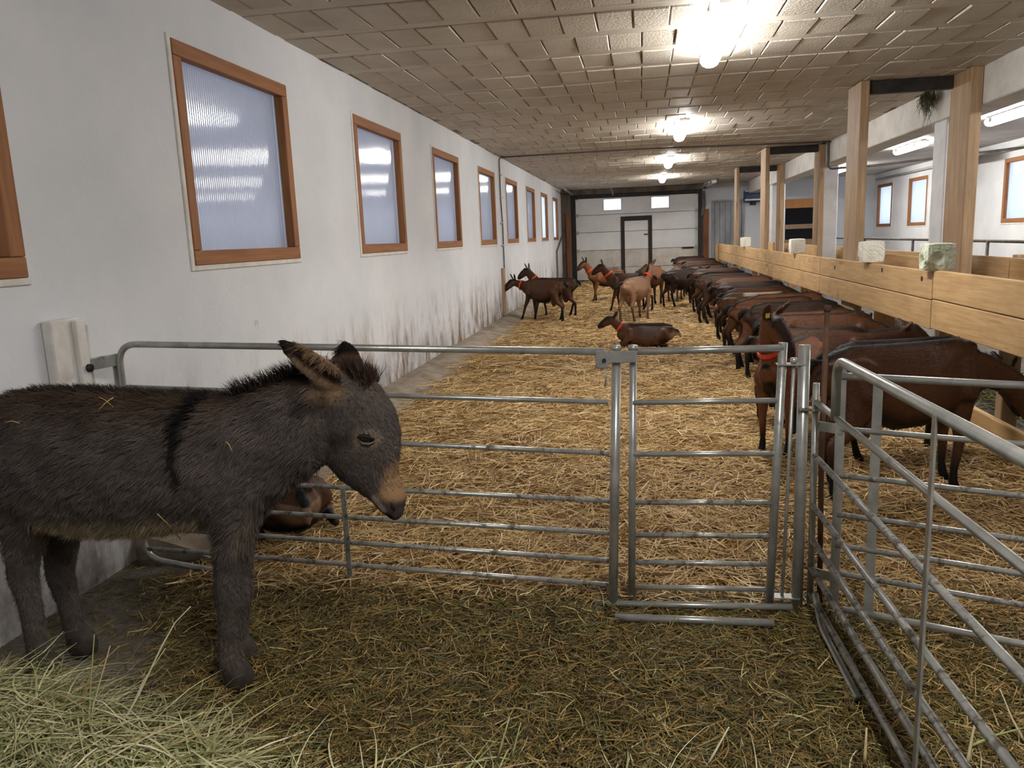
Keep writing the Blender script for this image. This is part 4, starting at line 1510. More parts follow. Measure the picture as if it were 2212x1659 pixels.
# ears: dark band inside, pale rim and base
PT = proj(V)
tx, ty = PT[:, 0], PT[:, 1]
near_e = (seg_dist(tx, ty, [(728, 832), (604, 737)]) < 40) & (V[:, 1] < DY - 0.045) & (ty < 858) & (tx < 735)
far_e = (V[:, 1] > DY + 0.035) & (tx > 715) & (tx < 800) & (ty < 806)
al = ((tx - 735) * (604 - 735) + (ty - 832) * (737 - 832)) / (131 ** 2 + 95 ** 2)
off = (tx - 735) * 0.587 - (ty - 832) * 0.81          # + is the upper edge of the ear
C = blend(C, near_e * 1.0, c3(122, 96, 72))
C = blend(C, near_e * sstep(15, 8, np.abs(off - 3)) * 1.0, c3(30, 20, 17))
C = blend(C, near_e * sstep(-8, -16, off) * 0.7, c3(138, 118, 98))
C = blend(C, near_e * sstep(0.72, 0.9, al), c3(26, 20, 18))
C = blend(C, far_e * 1.0, c3(96, 66, 44))
C = blend(C, far_e * sstep(775, 758, ty), c3(20, 15, 14))
C = blend(C, sstep(30, 10, seg_dist(px, py, [(700, 848), (745, 842)])) * (V[:, 1] < DY - 0.03) * 0.5, c3(140, 112, 84))
C = blend(C, sstep(26, 6, seg_dist(px, py, [(670, 868), (708, 864)])) * (V[:, 1] < DY) * 0.7, BLK)
paint(body, C)
body.materials.append(M['skin'])
bo = bpy.data.objects.new('body', body)
col.objects.link(bo)
for vv in (body,):
    vv.transform(Matrix.Translation(-Vector(don.location)))
bo.parent = don

# hooves, eye, nostril
for f in (f1, f2, f3, f4):
    MB().limb([(f[0] + 0.012, f[1], 0.002), (f[0] + 0.004, f[1], 0.03), (f[0] - 0.002, f[1], 0.05)], [0.052, 0.05, 0.046], (0, 1, 0), 14).build('hoof', 'hoof', don, True)


def surf_y(x, z, side=-1):
    """outermost point of the hide near (x, z) on one flank"""
    d = np.hypot(V0[:, 0] - x, V0[:, 2] - z)
    k = np.where(d < max(0.014, d.min() + 0.01))[0]
    return V0[k, 1].min() if side < 0 else V0[k, 1].max()


for side in (-1, 1):
    pe = ony(806, 934, DY)
    ye = surf_y(pe[0], pe[2], side)
    sgn = -side
    mbE = MB()
    mbE.chain([(pe[0] - 0.021, ye + sgn * 0.012, pe[2] + 0.004), (pe[0] - 0.011, ye + sgn * 0.005, pe[2] + 0.002), (pe[0] + 0.003, ye + sgn * 0.003, pe[2]), (pe[0] + 0.016, ye + sgn * 0.007, pe[2] - 0.003), (pe[0] + 0.023, ye + sgn * 0.013, pe[2] - 0.005)],
              [(0, .005, 0), (0, .011, 0), (0, .014, 0), (0, .011, 0), (0, .005, 0)], [(0, 0, .005), (0, 0, .013), (0, 0, .016), (0, 0, .013), (0, 0, .005)], 12)
    eo = mbE.build('eye', 'eye', don, True)
    MB().tube([(pe[0] - 0.026, ye + sgn * 0.008, pe[2] - 0.002), (pe[0] - 0.006, ye - sgn * 0.007, pe[2] - 0.013), (pe[0] + 0.014, ye - sgn * 0.004, pe[2] - 0.016), (pe[0] + 0.03, ye + sgn * 0.008, pe[2] - 0.012)], [0.0025, 0.004, 0.004, 0.0025], 8).build('lower_lid', 'lid', eo, True)
    MB().tube([(pe[0] - 0.028, ye + sgn * 0.006, pe[2] + 0.002), (pe[0] - 0.008, ye - sgn * 0.010, pe[2] + 0.011), (pe[0] + 0.012, ye - sgn * 0.007, pe[2] + 0.008), (pe[0] + 0.03, ye + sgn * 0.006, pe[2] - 0.004)], [0.003, 0.006, 0.006, 0.003], 8).build('upper_lid', 'nostril', eo, True)
    pn = ony(858, 1085, DY)
    yn = surf_y(pn[0], pn[2], side)
    MB().chain([(pn[0] - 0.006, yn + sgn * 0.003, pn[2] + 0.012), (pn[0], yn + sgn * 0.003, pn[2]), (pn[0] + 0.003, yn + sgn * 0.005, pn[2] - 0.010)],
               [(0, .003, 0), (0, .0045, 0), (0, .003, 0)], [(.004, 0, .001), (.008, 0, .002), (.004, 0, .001)], 10).build('nostril', 'nostril', don, True)


def hair(name, roots, nrm, flow, L, W, cols, lift, mat, parent, bend=0.35, jitter=0.25, clump_n=0):
    """tapered coat hairs lying along the flow"""
    n = len(roots)
    fl = flow - nrm * np.sum(flow * nrm, 1, keepdims=True)
    fl = fl / np.maximum(np.linalg.norm(fl, axis=1, keepdims=True), 1e-6)
    fl = fl + rng.normal(0, jitter, (n, 3))
    d = fl + nrm * lift[:, None]
    d = d / np.linalg.norm(d, axis=1, keepdims=True)
    s = np.cross(nrm, d)
    s = s / np.maximum(np.linalg.norm(s, axis=1, keepdims=True), 1e-6)
    mid = roots + d * (L * 0.5)[:, None]
    d2 = d - nrm * bend * lift[:, None] + np.array([0, 0, -0.12])
    d2 = d2 / np.linalg.norm(d2, axis=1, keepdims=True)
    tipp = mid + d2 * (L * 0.5)[:, None]
    if clump_n:
        idx = rng.choice(n, clump_n, replace=False)
        kd = kdtree.KDTree(clump_n)
        for q, i_ in enumerate(idx):
            kd.insert(roots[i_], q)
        kd.balance()
        nb = np.array([idx[kd.find(p)[1]] for p in roots])
        keep = np.linalg.norm(roots[nb] - roots, axis=1) < 0.03
        tipp = np.where(keep[:, None], tipp * 0.45 + tipp[nb] * 0.55, tipp)
        mid = np.where(keep[:, None], mid * 0.8 + mid[nb] * 0.2, mid)
    w = s * (W * 0.5)[:, None]
    P = np.stack([roots - w, roots + w, mid - w * 0.8, mid + w * 0.8, tipp], 1).reshape(-1, 3)
    b = (np.arange(n) * 5)[:, None]
    F = np.stack([b + np.array([0, 1, 3]), b + np.array([0, 3, 2]), b + np.array([2, 3, 4])], 1).reshape(-1, 3)
    Cc = np.repeat(np.concatenate([cols, np.ones((n, 1))], 1), 5, 0)
    return raw_mesh(name, mat, P, F, Cc, parent, True)


body.calc_loop_triangles()
tri = np.zeros(len(body.loop_triangles) * 3, np.int32)
body.loop_triangles.foreach_get('vertices', tri)
tri = tri.reshape(-1, 3)
VL = V0 - np.array(don.location)
ar = np.linalg.norm(np.cross(VL[tri[:, 1]] - VL[tri[:, 0]], VL[tri[:, 2]] - VL[tri[:, 0]]), axis=1)
cpx, cpy = px[tri].mean(1), py[tri].mean(1)
hd = (cpx > 690)
ar = ar * np.where(hd, 1.7, 1.0) * np.where((cpx > 800) & (cpy > 1045), 0.0, 1.0)
NH = 100000
k = rng.choice(len(tri), NH, p=ar / ar.sum())
u = rng.uniform(0, 1, (NH, 2))
u = np.where(u.sum(1, keepdims=True) > 1, 1 - u, u)
bary = np.stack([1 - u.sum(1), u[:, 0], u[:, 1]], 1)
roots = np.einsum('ij,ijk->ik', bary, VL[tri[k]])
nr = np.einsum('ij,ijk->ik', bary, N[tri[k]])
nr /= np.linalg.norm(nr, axis=1, keepdims=True)
hc = np.einsum('ij,ijk->ik', bary, C[tri[k]])
hx, hy = cpx[k], cpy[k]
clump = vnoise(roots, 26, 9)
clump2 = vnoise(roots, 11, 4)
hc = np.clip(hc * (1 + 0.30 * clump[:, None] + rng.normal(0, 0.16, (NH, 1))), 0.004, 1)
flow = np.tile(np.array([-0.75, 0.0, -0.75]), (NH, 1))
flow[:, 0] += 0.35 * clump2
flow[:, 2] += 0.3 * clump
legm = hy > 1180
flow[legm] = np.array([-0.12, 0.0, -1.0])
headm = (hx > 690) & (hy > 790)
flow[headm] = np.array([0.35, 0.0, -0.9]) + 0.35 * np.stack([clump[headm], 0 * clump[headm], clump2[headm]], 1)
earm = np.linalg.norm(hc, axis=1) < -1
hl = rng.uniform(0.026, 0.05, NH)
hl[headm] = rng.uniform(0.008, 0.018, headm.sum())
hl[legm] = rng.uniform(0.012, 0.026, legm.sum())
near_ear_h = (hy < 850) & (hx > 590) & ((roots[:, 1] < -0.06) & (seg_dist(hx, hy, [(735, 832), (604, 737)]) < 34) | (roots[:, 1] > 0.05) & (hx > 725) & (hx < 790) & (hy < 810))
hl[near_ear_h] = rng.uniform(0.006, 0.013, near_ear_h.sum())
flow[near_ear_h] = np.array([-0.8, 0, 0.6])
fringe = (nr[:, 2] < -0.5) & (hx > 110) & (hx < 470) & (hy > 1085) & (hy < 1180)
hl[fringe] *= 1.25
topm = (nr[:, 2] > 0.6) & (hx < 460) & (hy < 900)
lift = np.abs(rng.normal(0.30, 0.14, NH)) + 0.12 * np.clip(clump, 0, 1)
lift[topm] += 0.35
ch = hair('coat', roots, nr, flow, hl, rng.uniform(0.0014, 0.0026, NH), hc, lift, 'fur', don, clump_n=9000)
ch['kind'] = 'stuff'

# mane and forelock


def tuft(name, n, line, spread_y, L, up, cols, jit):
    t = rng.uniform(0, 1, n) * (len(line) - 1)
    i = np.minimum(t.astype(int), len(line) - 2)
    f = (t - i)[:, None]
    A = np.array([ony(*p, DY) for p in line])
    P = A[i] * (1 - f) + A[i + 1] * f
    P[:, 1] += rng.normal(0, spread_y, n)
    P -= np.array(don.location)
    nrm = np.tile(np.array(up, float), (n, 1)) + rng.normal(0, jit, (n, 3))
    nrm /= np.linalg.norm(nrm, axis=1, keepdims=True)
    cc = np.array(cols)[rng.integers(0, len(cols), n)] * rng.uniform(0.7, 1.3, (n, 1))
    fl = np.tile(np.array([-0.3, 0.0, 0.2]), (n, 1))
    o = hair(name, P, nrm, fl, rng.uniform(L[0], L[1], n), rng.uniform(0.002, 0.0035, n), cc, np.full(n, 2.5), 'fur', don, 0.15, 0.35)
    o['kind'] = 'stuff'
    return o


tuft('mane', 1500, [(505, 852), (560, 838), (610, 820), (655, 802), (700, 806)], 0.012, (0.028, 0.07), (-0.1, 0, 1), [c3(34, 28, 26), c3(60, 50, 44)], 0.14)
tuft('forelock', 2200, [(738, 812), (765, 806), (795, 820), (808, 832)], 0.026, (0.03, 0.072), (0.25, 0, 1), [c3(48, 32, 24), c3(76, 52, 38), c3(34, 24, 20)], 0.22)

# straws caught in the coat
for (a, b, lb) in (((248, 1046 - 200), (290, 868), 'straw stalk lying along the donkey back'), ((92, 888), (122, 890), 'short straw on the donkey rump'),
                   ((408, 1070), (416, 1148), 'bent straw hanging on the donkey flank'), ((535, 930), (548, 950), 'straw wisp on the donkey neck'), ((270, 868), (288, 845), 'straw wisp upright on the donkey back')):
    A, B_ = ony(*a, DY), ony(*b, DY)
    ya, yb = surf_y(A[0], min(A[2], 1.0)) if A[2] < 0.99 else DY - 0.06, surf_y(B_[0], B_[2]) if B_[2] < 0.97 else DY - 0.08
    A[1], B_[1] = ya - 0.022, yb - 0.022
    m = (A + B_) / 2 + np.array([0.004, -0.004, 0.006])
    o = MB().tube([A, m, B_], 0.0016, 5).build('straw_stalk', 'straw', None, True)
    at = o.data.color_attributes.new('Col', 'FLOAT_COLOR', 'POINT')
    at.data.foreach_set('color', np.tile(np.array(lin(196, 158, 98), np.float32), len(o.data.vertices)))
    tag(o, lb, 'straw', 'straws caught in the donkey coat')


# ---- goats
G_BROWN, G_DARK, G_BLACK, G_PINK, G_LIGHT, G_WHITE = c3(104, 68, 44), c3(60, 40, 28), c3(14, 11, 10), c3(130, 94, 78), c3(142, 108, 82), c3(206, 196, 182)


PROTO_TAG, COATS = {}, {}


def goat_mesh(name, neck, head, ears, legs, lying=False, udder=True, tail=None, style='chamois', voxel=0.0095, patch_white=False):
    """neck: stations (x, y, z, side radius, depth radius); head the same, poll to muzzle; legs: list of joint lists"""
    mb = MB()
    dz = -0.36 if lying else 0.0
    segs = []            # (p0, p1, r, c0, c1)

    T = [(-.43, .60, .06, .05), (-.39, .60, .11, .085), (-.29, .585, .155, .12), (-.20, .555, .182, .15), (-.06, .525, .212, .178), (.08, .53, .208, .172), (.21, .55, .182, .135), (.33, .565, .15, .105), (.41, .575, .09, .065)]
    if lying:
        T = [(x, z - (0.02 if x > 0 else 0.03), h * 0.98, w * 1.15) for x, z, h, w in T]
    mb.chain([(x, 0, z + dz) for x, z, h, w in T], [(0, w, 0) for x, z, h, w in T], [(0, 0, h) for x, z, h, w in T], 24, 0.42)
    for a, b in zip(T[:-1], T[1:]):
        segs.append(((a[0], 0, a[1] + dz), (b[0], 0, b[1] + dz), (a[2] + a[3]) / 2, 'body', 'body'))
    # hip bones and shoulders give the lean dairy outline
    for s in (-1, 1):
        mb.limb([(-.40, s * .05, .65 + dz), (-.33, s * .06, .655 + dz), (-.25, s * .082, .655 + dz), (-.20, s * .09, .635 + dz)], [.022, .028, .032, .022], n=10)
        mb.limb([(-.30, s * .075, .62 + dz), (-.24, s * .10, .52 + dz)], [.05, .075], n=10)
        mb.limb([(.27, s * .07, .62 + dz), (.26, s * .10, .50 + dz)], [.05, .065], n=10)
    mb.limb([(-.40, 0, .685 + dz), (-.25, 0, .725 + dz), (-.05, 0, .725 + dz), (.12, 0, .728 + dz), (.28, 0, .728 + dz), (.36, 0, .70 + dz)], [(.03, .012), (.034, .014), (.034, .013), (.032, .013), (.034, .02), (.03, .02)], n=10)
    mb.limb([p[:3] for p in neck], [p[3:5] for p in neck], (0, 1, 0) if abs(neck[-1][1]) < 0.15 else (0.7, 0.7, 0), 14)
    for a, b in zip(neck[:-1], neck[1:]):
        segs.append((a[:3], b[:3], a[3], 'neck', 'neck'))
    hd_dir = unit(V3(head[-1][:3]) - V3(head[0][:3]))
    side = unit(np.cross((0, 0, 1), hd_dir))
    mb.limb([p[:3] for p in head], [p[3:5] for p in head], side, 14)
    for i, (a, b) in enumerate(zip(head[:-1], head[1:])):
        segs.append((a[:3], b[:3], a[3], 'head%d' % i, 'head%d' % (i + 1)))
    h0 = V3(head[0][:3])
    upv = np.cross(hd_dir, side)
    tagp = []
    for s, (out, upw, back) in zip((-1, 1), ears):
        b0 = h0 + side * s * 0.035 + upv * 0.02 - hd_dir * 0.01
        dirv = unit(side * s * out + upv * upw - hd_dir * back)
        q = [b0, b0 + dirv * 0.05, b0 + dirv * 0.10, b0 + dirv * 0.145]
        mb.limb(q, [(.018, .014), (.036, .012), (.034, .012), (.014, .009)], unit(np.cross(dirv, hd_dir)), 10)
        tagp.append(b0 + dirv * 0.06 + hd_dir * 0.016)
        for a, b in zip(q[:-1], q[1:]):
            segs.append((tuple(a), tuple(b), 0.018, 'ear', 'ear'))
    for L in legs:
        mb.limb([p[:3] for p in L], [p[3] for p in L], (0, 1, 0), 12)
        n = len(L)
        for i, (a, b) in enumerate(zip(L[:-1], L[1:])):
            segs.append((a[:3], b[:3], float(np.mean(a[3])), ('leg', i / (n - 1)), ('leg', (i + 1) / (n - 1))))
    tl = tail or [(-.43, 0, .655), (-.475, 0, .665), (-.505, 0, .63), (-.515, 0, .585)]
    tl = [(a, b, c + dz) for a, b, c in tl]
    mb.limb(tl, [.026, .028, .026, .014], n=10)
    for a, b in zip(tl[:-1], tl[1:]):
        segs.append((a, b, 0.026, 'tail', 'tail'))
    if udder and not lying:
        mb.limb([(-.25, 0, .44), (-.22, 0, .36), (-.215, 0, .31)], [(.07, .06), (.085, .075), (.055, .05)], n=12)
        segs.append(((-.235, 0, .38), (-.215, 0, .30), 0.085, 'udder', 'udder'))
    me = fuse(mb, voxel, 8, name)
    P, Nn = mesh_arrays(me)
    best = np.full(len(P), 1e9)
    tagv = np.zeros(len(P), int)
    tpar = np.zeros(len(P))
    for i, (a, b, r, ca, cb) in enumerate(segs):
        a, b = V3(a), V3(b)
        ab = b - a
        t = np.clip((P - a) @ ab / (ab @ ab), 0, 1)
        d = np.linalg.norm(P - a - t[:, None] * ab, axis=1) - r
        m = d < best
        best[m], tagv[m], tpar[m] = d[m], i, t[m]
    kindv = np.array([s[3] if isinstance(s[3], str) else s[3][0] for s in segs])[tagv]
    legt = np.array([s[3][1] if not isinstance(s[3], str) else 0 for s in segs])[tagv] * (1 - tpar) + np.array([s[4][1] if not isinstance(s[4], str) else 0 for s in segs])[tagv] * tpar
    nzv = vnoise(P, 7, sum(map(ord, name)) % 97)
    base = {'chamois': G_BROWN, 'dark': G_DARK, 'light': G_LIGHT}[style]
    Cc = base * (1 + 0.12 * nzv[:, None])
    Cc = blend(Cc, sstep(0.3, 0.9, Nn[:, 2]) * 0.25, base * 0.7)
    # dorsal stripe, dark belly
    st = sstep(0.040, 0.022, np.abs(P[:, 1]) + 0.006 * nzv) * sstep(0.15, 0.4, Nn[:, 2]) * np.isin(kindv, ['body', 'neck'])
    Cc = blend(Cc, st, G_BLACK)
    if style != 'light':
        Cc = blend(Cc, sstep(-0.35, -0.75, Nn[:, 2]) * (kindv == 'body'), G_BLACK)
    Cc = blend(Cc, sstep(0.42, 0.62, legt) * (kindv == 'leg'), G_BLACK if style != 'light' else c3(96, 74, 56))
    Cc = blend(Cc, (kindv == 'tail') * 1.0, G_BLACK)
    Cc = blend(Cc, (kindv == 'udder') * 0.9, G_PINK)
    Cc = blend(Cc, (kindv == 'ear') * 0.5, G_BLACK)
    hm = np.char.startswith(kindv.astype(str), 'head')
    face = sstep(0.0, 0.5, Nn @ upv) * hm
    Cc = blend(Cc, face * 0.85, G_BLACK)
    muz = np.array([k in ('head2', 'head3') for k in kindv])
    Cc = blend(Cc, muz * 0.75, c3(34, 26, 24))
    if style == 'light':
        Cc = blend(Cc, sstep(-0.30, -0.42, P[:, 0]) * (kindv == 'body') * 0.35, c3(186, 156, 132))
    if lying:
        Cc = blend(Cc, sstep(0.25, 0.95, Nn[:, 2] + 0.15 * nzv) * (kindv == 'body') * sstep(-0.42, -0.3, P[:, 0]) * sstep(0.35, 0.15, P[:, 0]), G_BLACK * 1.5)
        Cc = blend(Cc, sstep(-0.30, -0.40, P[:, 0]) * (P[:, 2] < 0.22), c3(176, 150, 126))
    if patch_white:
        m = sstep(0.05, 0.035, np.abs(P[:, 1] + 0.02)) * sstep(0.24, 0.18, np.abs(P[:, 0] - 0.05)) * sstep(0.3, 0.6, Nn[:, 2]) * (kindv == 'body')
        Cc = blend(Cc, m, G_WHITE)
    paint(me, Cc)
    me.materials.append(M['goat'])
    PROTO_TAG[name] = tagp
    return me, hd_dir, side, upv


def std_legs(sw=(0, 0, 0, 0), spread=0.0):
    """front left, front right, hind left, hind right, each with a fore and aft swing of the foot"""
    out = []
    for i, s in enumerate((1, -1)):
        a = sw[i]
        w = s * (.085 + spread)
        out.append([(.27, w * .9, .50, .058), (.265 + a * .15, w, .40, .045), (.28 + a * .5, w, .25, .027), (.275 + a * .85, w, .10, .019), (.28 + a * .95, w, .05, .023), (.295 + a, w, .012, .026)])
    for i, s in enumerate((1, -1)):
        a = sw[2 + i]
        w = s * (.085 + spread)
        out.append([(-.29, w * .72, .59, (.045, .085)), (-.255 + a * .1, w * .95, .46, (.055, .085)), (-.31 + a * .3, w, .33, .040), (-.375 + a * .55, w, .265, .028), (-.345 + a * .85, w, .11, .020), (-.335 + a * .95, w, .05, .024), (-.315 + a, w, .012, .027)])
    return out


NECK_UP = [(.32, 0, .60, .080, .13), (.40, 0, .68, .066, .102), (.475, 0, .775, .058, .084), (.53, 0, .845, .054, .072)]
HEAD_UP = [(.525, 0, .885, .050, .058), (.58, 0, .868, .060, .078), (.65, 0, .82, .050, .066), (.715, 0, .765, .040, .050), (.735, 0, .745, .034, .038)]
NECK_LOW = [(.32, 0, .58, .075, .12), (.44, 0, .57, .058, .085), (.56, 0, .52, .050, .068), (.63, 0, .47, .047, .060)]
HEAD_LOW = [(.63, 0, .475, .048, .056), (.675, 0, .42, .058, .072), (.72, 0, .34, .047, .060), (.755, 0, .265, .038, .045), (.765, 0, .245, .033, .036)]
NECK_MID = [(.32, 0, .59, .075, .12), (.45, 0, .63, .058, .088), (.57, 0, .66, .050, .068), (.64, 0, .68, .048, .060)]
HEAD_MID = [(.64, 0, .70, .048, .056), (.70, 0, .68, .058, .074), (.77, 0, .625, .048, .062), (.83, 0, .57, .038, .046), (.845, 0, .555, .033, .036)]
EAR_SIDE = ((1, .25, .25), (1, .25, .25))
EAR_UP = ((.6, 1, .3), (.6, 1, .3))
EAR_BACK = ((.7, .5, .9), (.7, .5, .9))


def rot_head(neck, head, yaw, px_=0.45):
    """turn the head about the upright axis through its poll, bending the neck along"""
    c, s = math.cos(yaw), math.sin(yaw)
    h0 = V3(head[0][:3])
    nh = []
    for p in head:
        d = V3(p[:3]) - h0
        nh.append((h0[0] + c * d[0] - s * d[1], h0[1] + s * d[0] + c * d[1], h0[2] + d[2], p[3], p[4]))
    return neck, nh


PROTO = {}
PROTO['feed_a'] = goat_mesh('goat_feeding', NECK_LOW, HEAD_LOW, EAR_SIDE, std_legs((.02, -.05, .03, -.06)))
PROTO['feed_b'] = goat_mesh('goat_feeding_dark', NECK_LOW, HEAD_LOW, EAR_BACK, std_legs((-.04, .05, -.08, .04), .01), style='dark')
PROTO['feed_c'] = goat_mesh('goat_feeding_pale_saddle', NECK_LOW, HEAD_LOW, EAR_SIDE, std_legs((.0, .06, -.05, .06)), patch_white=True)
PROTO['stand'] = goat_mesh('goat_standing', NECK_UP, HEAD_UP, EAR_UP, std_legs((.10, -.06, -.10, .06)))
PROTO['stand_dark'] = goat_mesh('goat_standing_dark', NECK_MID, HEAD_MID, EAR_SIDE, std_legs((.05, -.04, -.05, .08)), style='dark')
n_, h_ = rot_head(NECK_UP, HEAD_UP, 1.2)
PROTO['turn_left'] = goat_mesh('goat_looking_aside', n_, h_, ((.9, .7, .3), (.9, .7, .3)), std_legs((.02, -.03, -.04, .05)))
NECK_G0 = [(.30, 0, .60, .078, .12), (.37, .0, .69, .066, .095), (.42, .0, .79, .058, .078), (.44, .01, .87, .052, .066)]
HEAD_G0 = [(.44, .0, .91, .050, .056), (.465, .06, .885, .060, .076), (.48, .12, .81, .050, .064), (.49, .165, .735, .040, .048), (.492, .175, .715, .034, .037)]
PROTO['collar_front'] = goat_mesh('goat_head_turned', NECK_G0, HEAD_G0, ((.5, 1, .1), (.5, 1, .1)), std_legs((.02, -.02, -.04, .05), .01))
n_, h_ = rot_head(NECK_UP, HEAD_UP, 1.5)
PROTO['light_turn'] = goat_mesh('goat_light', n_, h_, EAR_BACK, std_legs((.05, -.05, -.03, .08), .015), style='light', tail=[(-.44, 0, .66), (-.52, .03, .66), (-.58, .06, .60), (-.60, .08, .54)])
PROTO['light_feed'] = goat_mesh('goat_light_feeding', NECK_MID, HEAD_MID, EAR_SIDE, std_legs((.04, -.03, .05, -.06), .015), style='light')
n_, h_ = rot_head(NECK_MID, HEAD_MID, 1.0)
PROTO['wall_sniff'] = goat_mesh('goat_at_wall', n_, h_, EAR_UP, std_legs((.16, -.02, -.12, .04)))
lieleg = [[(.27, s * .10, .20, .055), (.34, s * .13, .10, .045), (.42, s * .12, .045, .03), (.33, s * .13, .035, .024), (.24, s * .13, .03, .024)] for s in (1, -1)] + \
         [[(-.24, s * .10, .22, .09), (-.14, s * .17, .14, .07), (-.10, s * .19, .07, .045), (-.20, s * .20, .04, .028), (-.30, s * .20, .035, .026)] for s in (1, -1)]
NECK_LIE = [(.32, 0, .26, .075, .12), (.41, 0, .32, .060, .09), (.49, 0, .38, .052, .072), (.54, 0, .42, .048, .062)]
HEAD_LIE = [(.53, 0, .455, .050, .058), (.59, .0, .44, .060, .078), (.665, .0, .40, .050, .064), (.735, .0, .355, .040, .048), (.755, .0, .34, .034, .037)]
PROTO['lie'] = goat_mesh('goat_lying', NECK_LIE, HEAD_LIE, EAR_BACK, lieleg, lying=True, udder=False, tail=[(-.43, 0, .62), (-.48, 0, .60), (-.52, 0, .54), (-.53, 0, .50)])


def goat_coat(key):
    """short coat hairs for the nearer goats"""
    me = PROTO[key][0]
    P, Nn = mesh_arrays(me)
    Cc = np.zeros(len(P) * 4, np.float32)
    me.color_attributes['Col'].data.foreach_get('color', Cc)
    Cc = Cc.reshape(-1, 4)[:, :3]
    n = 17000
    k = rng.integers(0, len(P), n)
    q = P[k] + rng.normal(0, 0.003, (n, 3))
    cl = vnoise(q, 24, 5)
    fl = np.tile(np.array([-0.8, 0, -0.55]), (n, 1))
    fl[:, 2] += 0.3 * cl
    fl[q[:, 2] < 0.35] = (-0.1, 0, -1)
    L = rng.uniform(0.010, 0.022, n) * np.where(q[:, 2] < 0.3, 0.6, 1.0)
    cc = np.clip(Cc[k] * (1 + 0.3 * cl[:, None] + rng.normal(0, 0.2, (n, 1))), 0.003, 1)
    o = hair('coat', q, Nn[k], fl, L, rng.uniform(0.0018, 0.0032, n), cc, np.abs(rng.normal(0.22, 0.1, n)), 'goat', None)
    m = o.data
    bpy.data.objects.remove(o)
    return m


def goat(key, x, y, heading, label, tint=(1, 1, 1), scale=1.0, collar=None, ear_tag=None, group=None, z=None, eyes=False):
    me, hdv, side, upv = PROTO[key]
    zz = (0.0 if z is None else z)
    t = thing('goat', label, 'goat', (x, y, zz), math.radians(heading), group)
    t.scale = (scale,) * 3
    o = share('body', me, (0, 0, 0), t)
    o.color = (*tint, 1)
    if y < 11.5 and x < 3:
        if key not in COATS:
            COATS[key] = goat_coat(key)
        c = share('coat', COATS[key], (0, 0, 0), t)
        c.color = (*tint, 1)
        c['kind'] = 'stuff'
    if collar:
        a, b, r = collar
        a, b = V3(a), V3(b)
        n = unit(b - a)
        u = unit(np.cross(n, (0, 1, 0.01)))
        w = np.cross(n, u)
        ang = np.linspace(0, 2 * math.pi, 24, endpoint=False)
        rs_ = []
        for k, q in ((-0.016, 1.0), (-0.016, 1.06), (0.016, 1.06), (0.016, 1.0)):
            rs_.append([a + n * k + q * (u * r[0] * math.cos(h) + w * r[1] * math.sin(h)) for h in ang])
        mb = MB()
        vs = np.concatenate(rs_)
        fs = []
        for k in range(4):
            for i in range(24):
                j = (i + 1) % 24
                k2 = (k + 1) % 4
                fs.append((k * 24 + i, k * 24 + j, k2 * 24 + j, k2 * 24 + i))
        mb.add(vs, fs)
        cme = mb.mesh('collar')
        cme.materials.append(M['collar'])
        share('collar', cme, (0, 0, 0), t)
    if ear_tag is not None:
        mb = MB().bbox(-.018, .018, -.004, .004, -.022, .022, .003)
        tme = mb.mesh('ear_tag')
        tme.materials.append(M['tag_yellow'])
        share('ear_tag', tme, PROTO_TAG[me.name][ear_tag], t, (0, 0, math.atan2(hdv[1], hdv[0]) + math.pi / 2))
    if eyes:
        P, _n = mesh_arrays(me)
        h = {'collar_front': HEAD_G0, 'lie': HEAD_LIE}[key]
        c = lerp(h[1][:3], h[2][:3], 0.15) + upv * 0.022
        for s in (-1, 1):
            d = (P - c)
            m = (np.linalg.norm(d - side * s * np.clip(d @ side * s, 0, 1)[:, None], axis=1) < 0.014) & (d @ side * s > 0)
            r = (d @ side * s)[m].max() if m.any() else 0.05
            e = MB()
            p = c + side * s * (r - 0.006)
            e.chain([p - hdv * 0.009, p, p + hdv * 0.009], [side * .006, side * .011, side * .006], [upv * .006, upv * .010, upv * .006], 10)
            em = e.mesh('eye')
            em.materials.append(M['eye'])
            em.polygons.foreach_set('use_smooth', np.ones(len(em.polygons), bool))
            share('eye', em, (0, 0, 0), t)
    return t


COL_UP = ((.435, 0, .725), (.475, 0, .775), (.098, .068))
COL_LIE = ((.43, 0, .335), (.49, 0, .38), (.083, .063))
COL_G0 = ((.39, 0, .73), (.42, 0, .79), (.098, .075))
# goats by the near hurdles
goat('feed_a', 1.40, 4.50, 17, 'large dark brown goat seen broadside behind the crossing hurdle', (0.6, 0.54, 0.5), 1.12)
goat('collar_front', 1.00, 5.46, -122, 'red collared goat facing the gate with its head turned aside', (1.25, 1.05, 0.88), 0.98, COL_G0, 0, eyes=True)
goat('lie', -1.93, 3.85, 128, 'brown goat lying by the wall behind the donkey', (0.55, 0.5, 0.46), 0.95, z=0.0)
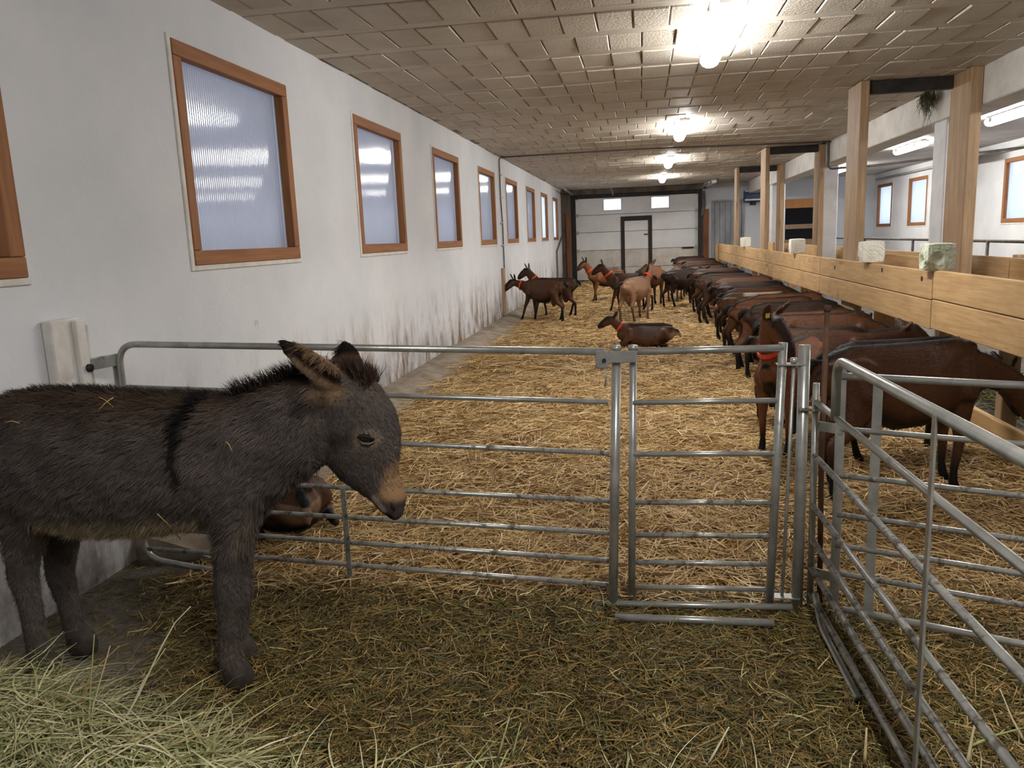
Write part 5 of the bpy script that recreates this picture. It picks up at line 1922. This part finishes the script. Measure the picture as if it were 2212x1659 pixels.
# goats standing about the pen
goat('wall_sniff', -1.72, 13.98, 152, 'red collared goat nosing the whitewashed wall by the conduit', (0.5, 0.46, 0.44), 1.0, ((.49, 0, .635), (.57, 0, .66), (.088, .063)))
goat('stand', -1.60, 14.72, 166, 'red collared goat standing behind the one nosing the wall', (0.42, 0.36, 0.36), 0.98, COL_UP)
goat('lie', 0.06, 10.45, 183, 'red collared goat lying alone in the middle of the straw', (0.7, 0.66, 0.62), 0.82, COL_LIE, eyes=True)
goat('light_turn', -0.10, 13.75, 62, 'light brown goat seen from behind with a white tipped tail', (0.85, 0.8, 0.76), 1.0, COL_UP, 1)
goat('stand', -0.22, 15.55, 178, 'dark collared goat beside the light brown one, facing the left wall', (0.45, 0.38, 0.36), 0.98, COL_UP)
goat('stand', -0.80, 18.15, 212, 'rusty brown goat with raised ears near the sectional door', (1.15, 0.95, 0.66), 0.98, COL_UP)
goat('feed_a', 0.18, 16.6, 58, 'round backed brown goat behind the light brown one', (0.95, 0.85, 0.72), 1.08)
goat('light_feed', 0.72, 17.6, 80, 'pale rumped goat standing close to the feeding row', (0.72, 0.68, 0.68), 0.98)
goat('stand_dark', 0.78, 16.25, 40, 'nearly black goat stepping up to the feeding row', (0.55, 0.5, 0.5), 1.0)
# the row at the feed barrier
row_lab = ''
row_grp = 'goats feeding side by side along the plank partition'
goat('feed_b', 1.60, 5.2, 10, 'humped black backed goat next to the broadside goat at the partition', (0.85, 0.8, 0.75), 1.02)
goat('feed_a', 1.44, 6.70, 4, 'brown goat with a dark back stripe beside the reddish goat', (0.62, 0.54, 0.46), 1.04)
goat('stand_dark', 1.27, 6.12, 2, 'reddish goat raising its head against the plank partition', (1.9, 1.6, 1.4), 0.98)
rr = random.Random(11)
y = 7.25
i = 0
while y < 24.3:
    k = ['feed_a', 'feed_b', 'feed_a', 'feed_a', 'feed_b'][i % 5]
    lb = row_lab
    gp = row_grp
    tint = tuple(np.array([0.98, 0.88, 0.78]) * rr.uniform(0.65, 1.35))
    if k == 'feed_b':
        tint = tuple(np.array([0.95, 0.88, 0.8]) * rr.uniform(0.7, 1.2))
    if i == 4:
        k, lb, gp = 'feed_c', 'brown goat with a white patch along its back at the partition', None
        tint = (0.75, 0.68, 0.6)
    if gp:
        where = 'between the reddish goat and the tall wide post' if y < 9.1 else 'between the tall wide post and the second post pair' if y < 15.4 else \
            'between the second and the farthest post pair' if y < 19.8 else 'past the farthest post pair'
        lb = ('blackish' if k == 'feed_b' else 'brown') + ' goat feeding in the row ' + where
        gp = row_grp + (', blackish ones' if k == 'feed_b' else ', brown ones') + ' ' + where
    if 16.1 < y < 17.0:
        y = 17.05
    goat(k, 1.48 + rr.uniform(-0.14, 0.1), y, rr.uniform(-14, 16), lb, tint, rr.uniform(0.96, 1.06), group=gp)
    y += rr.uniform(0.56, 0.78)
    i += 1
# goats in the pen past the feed alley
goat('stand_dark', 5.35, 9.6, 158, 'black headed goat in the pen beyond the feed alley', (0.5, 0.5, 0.55), 1.05)
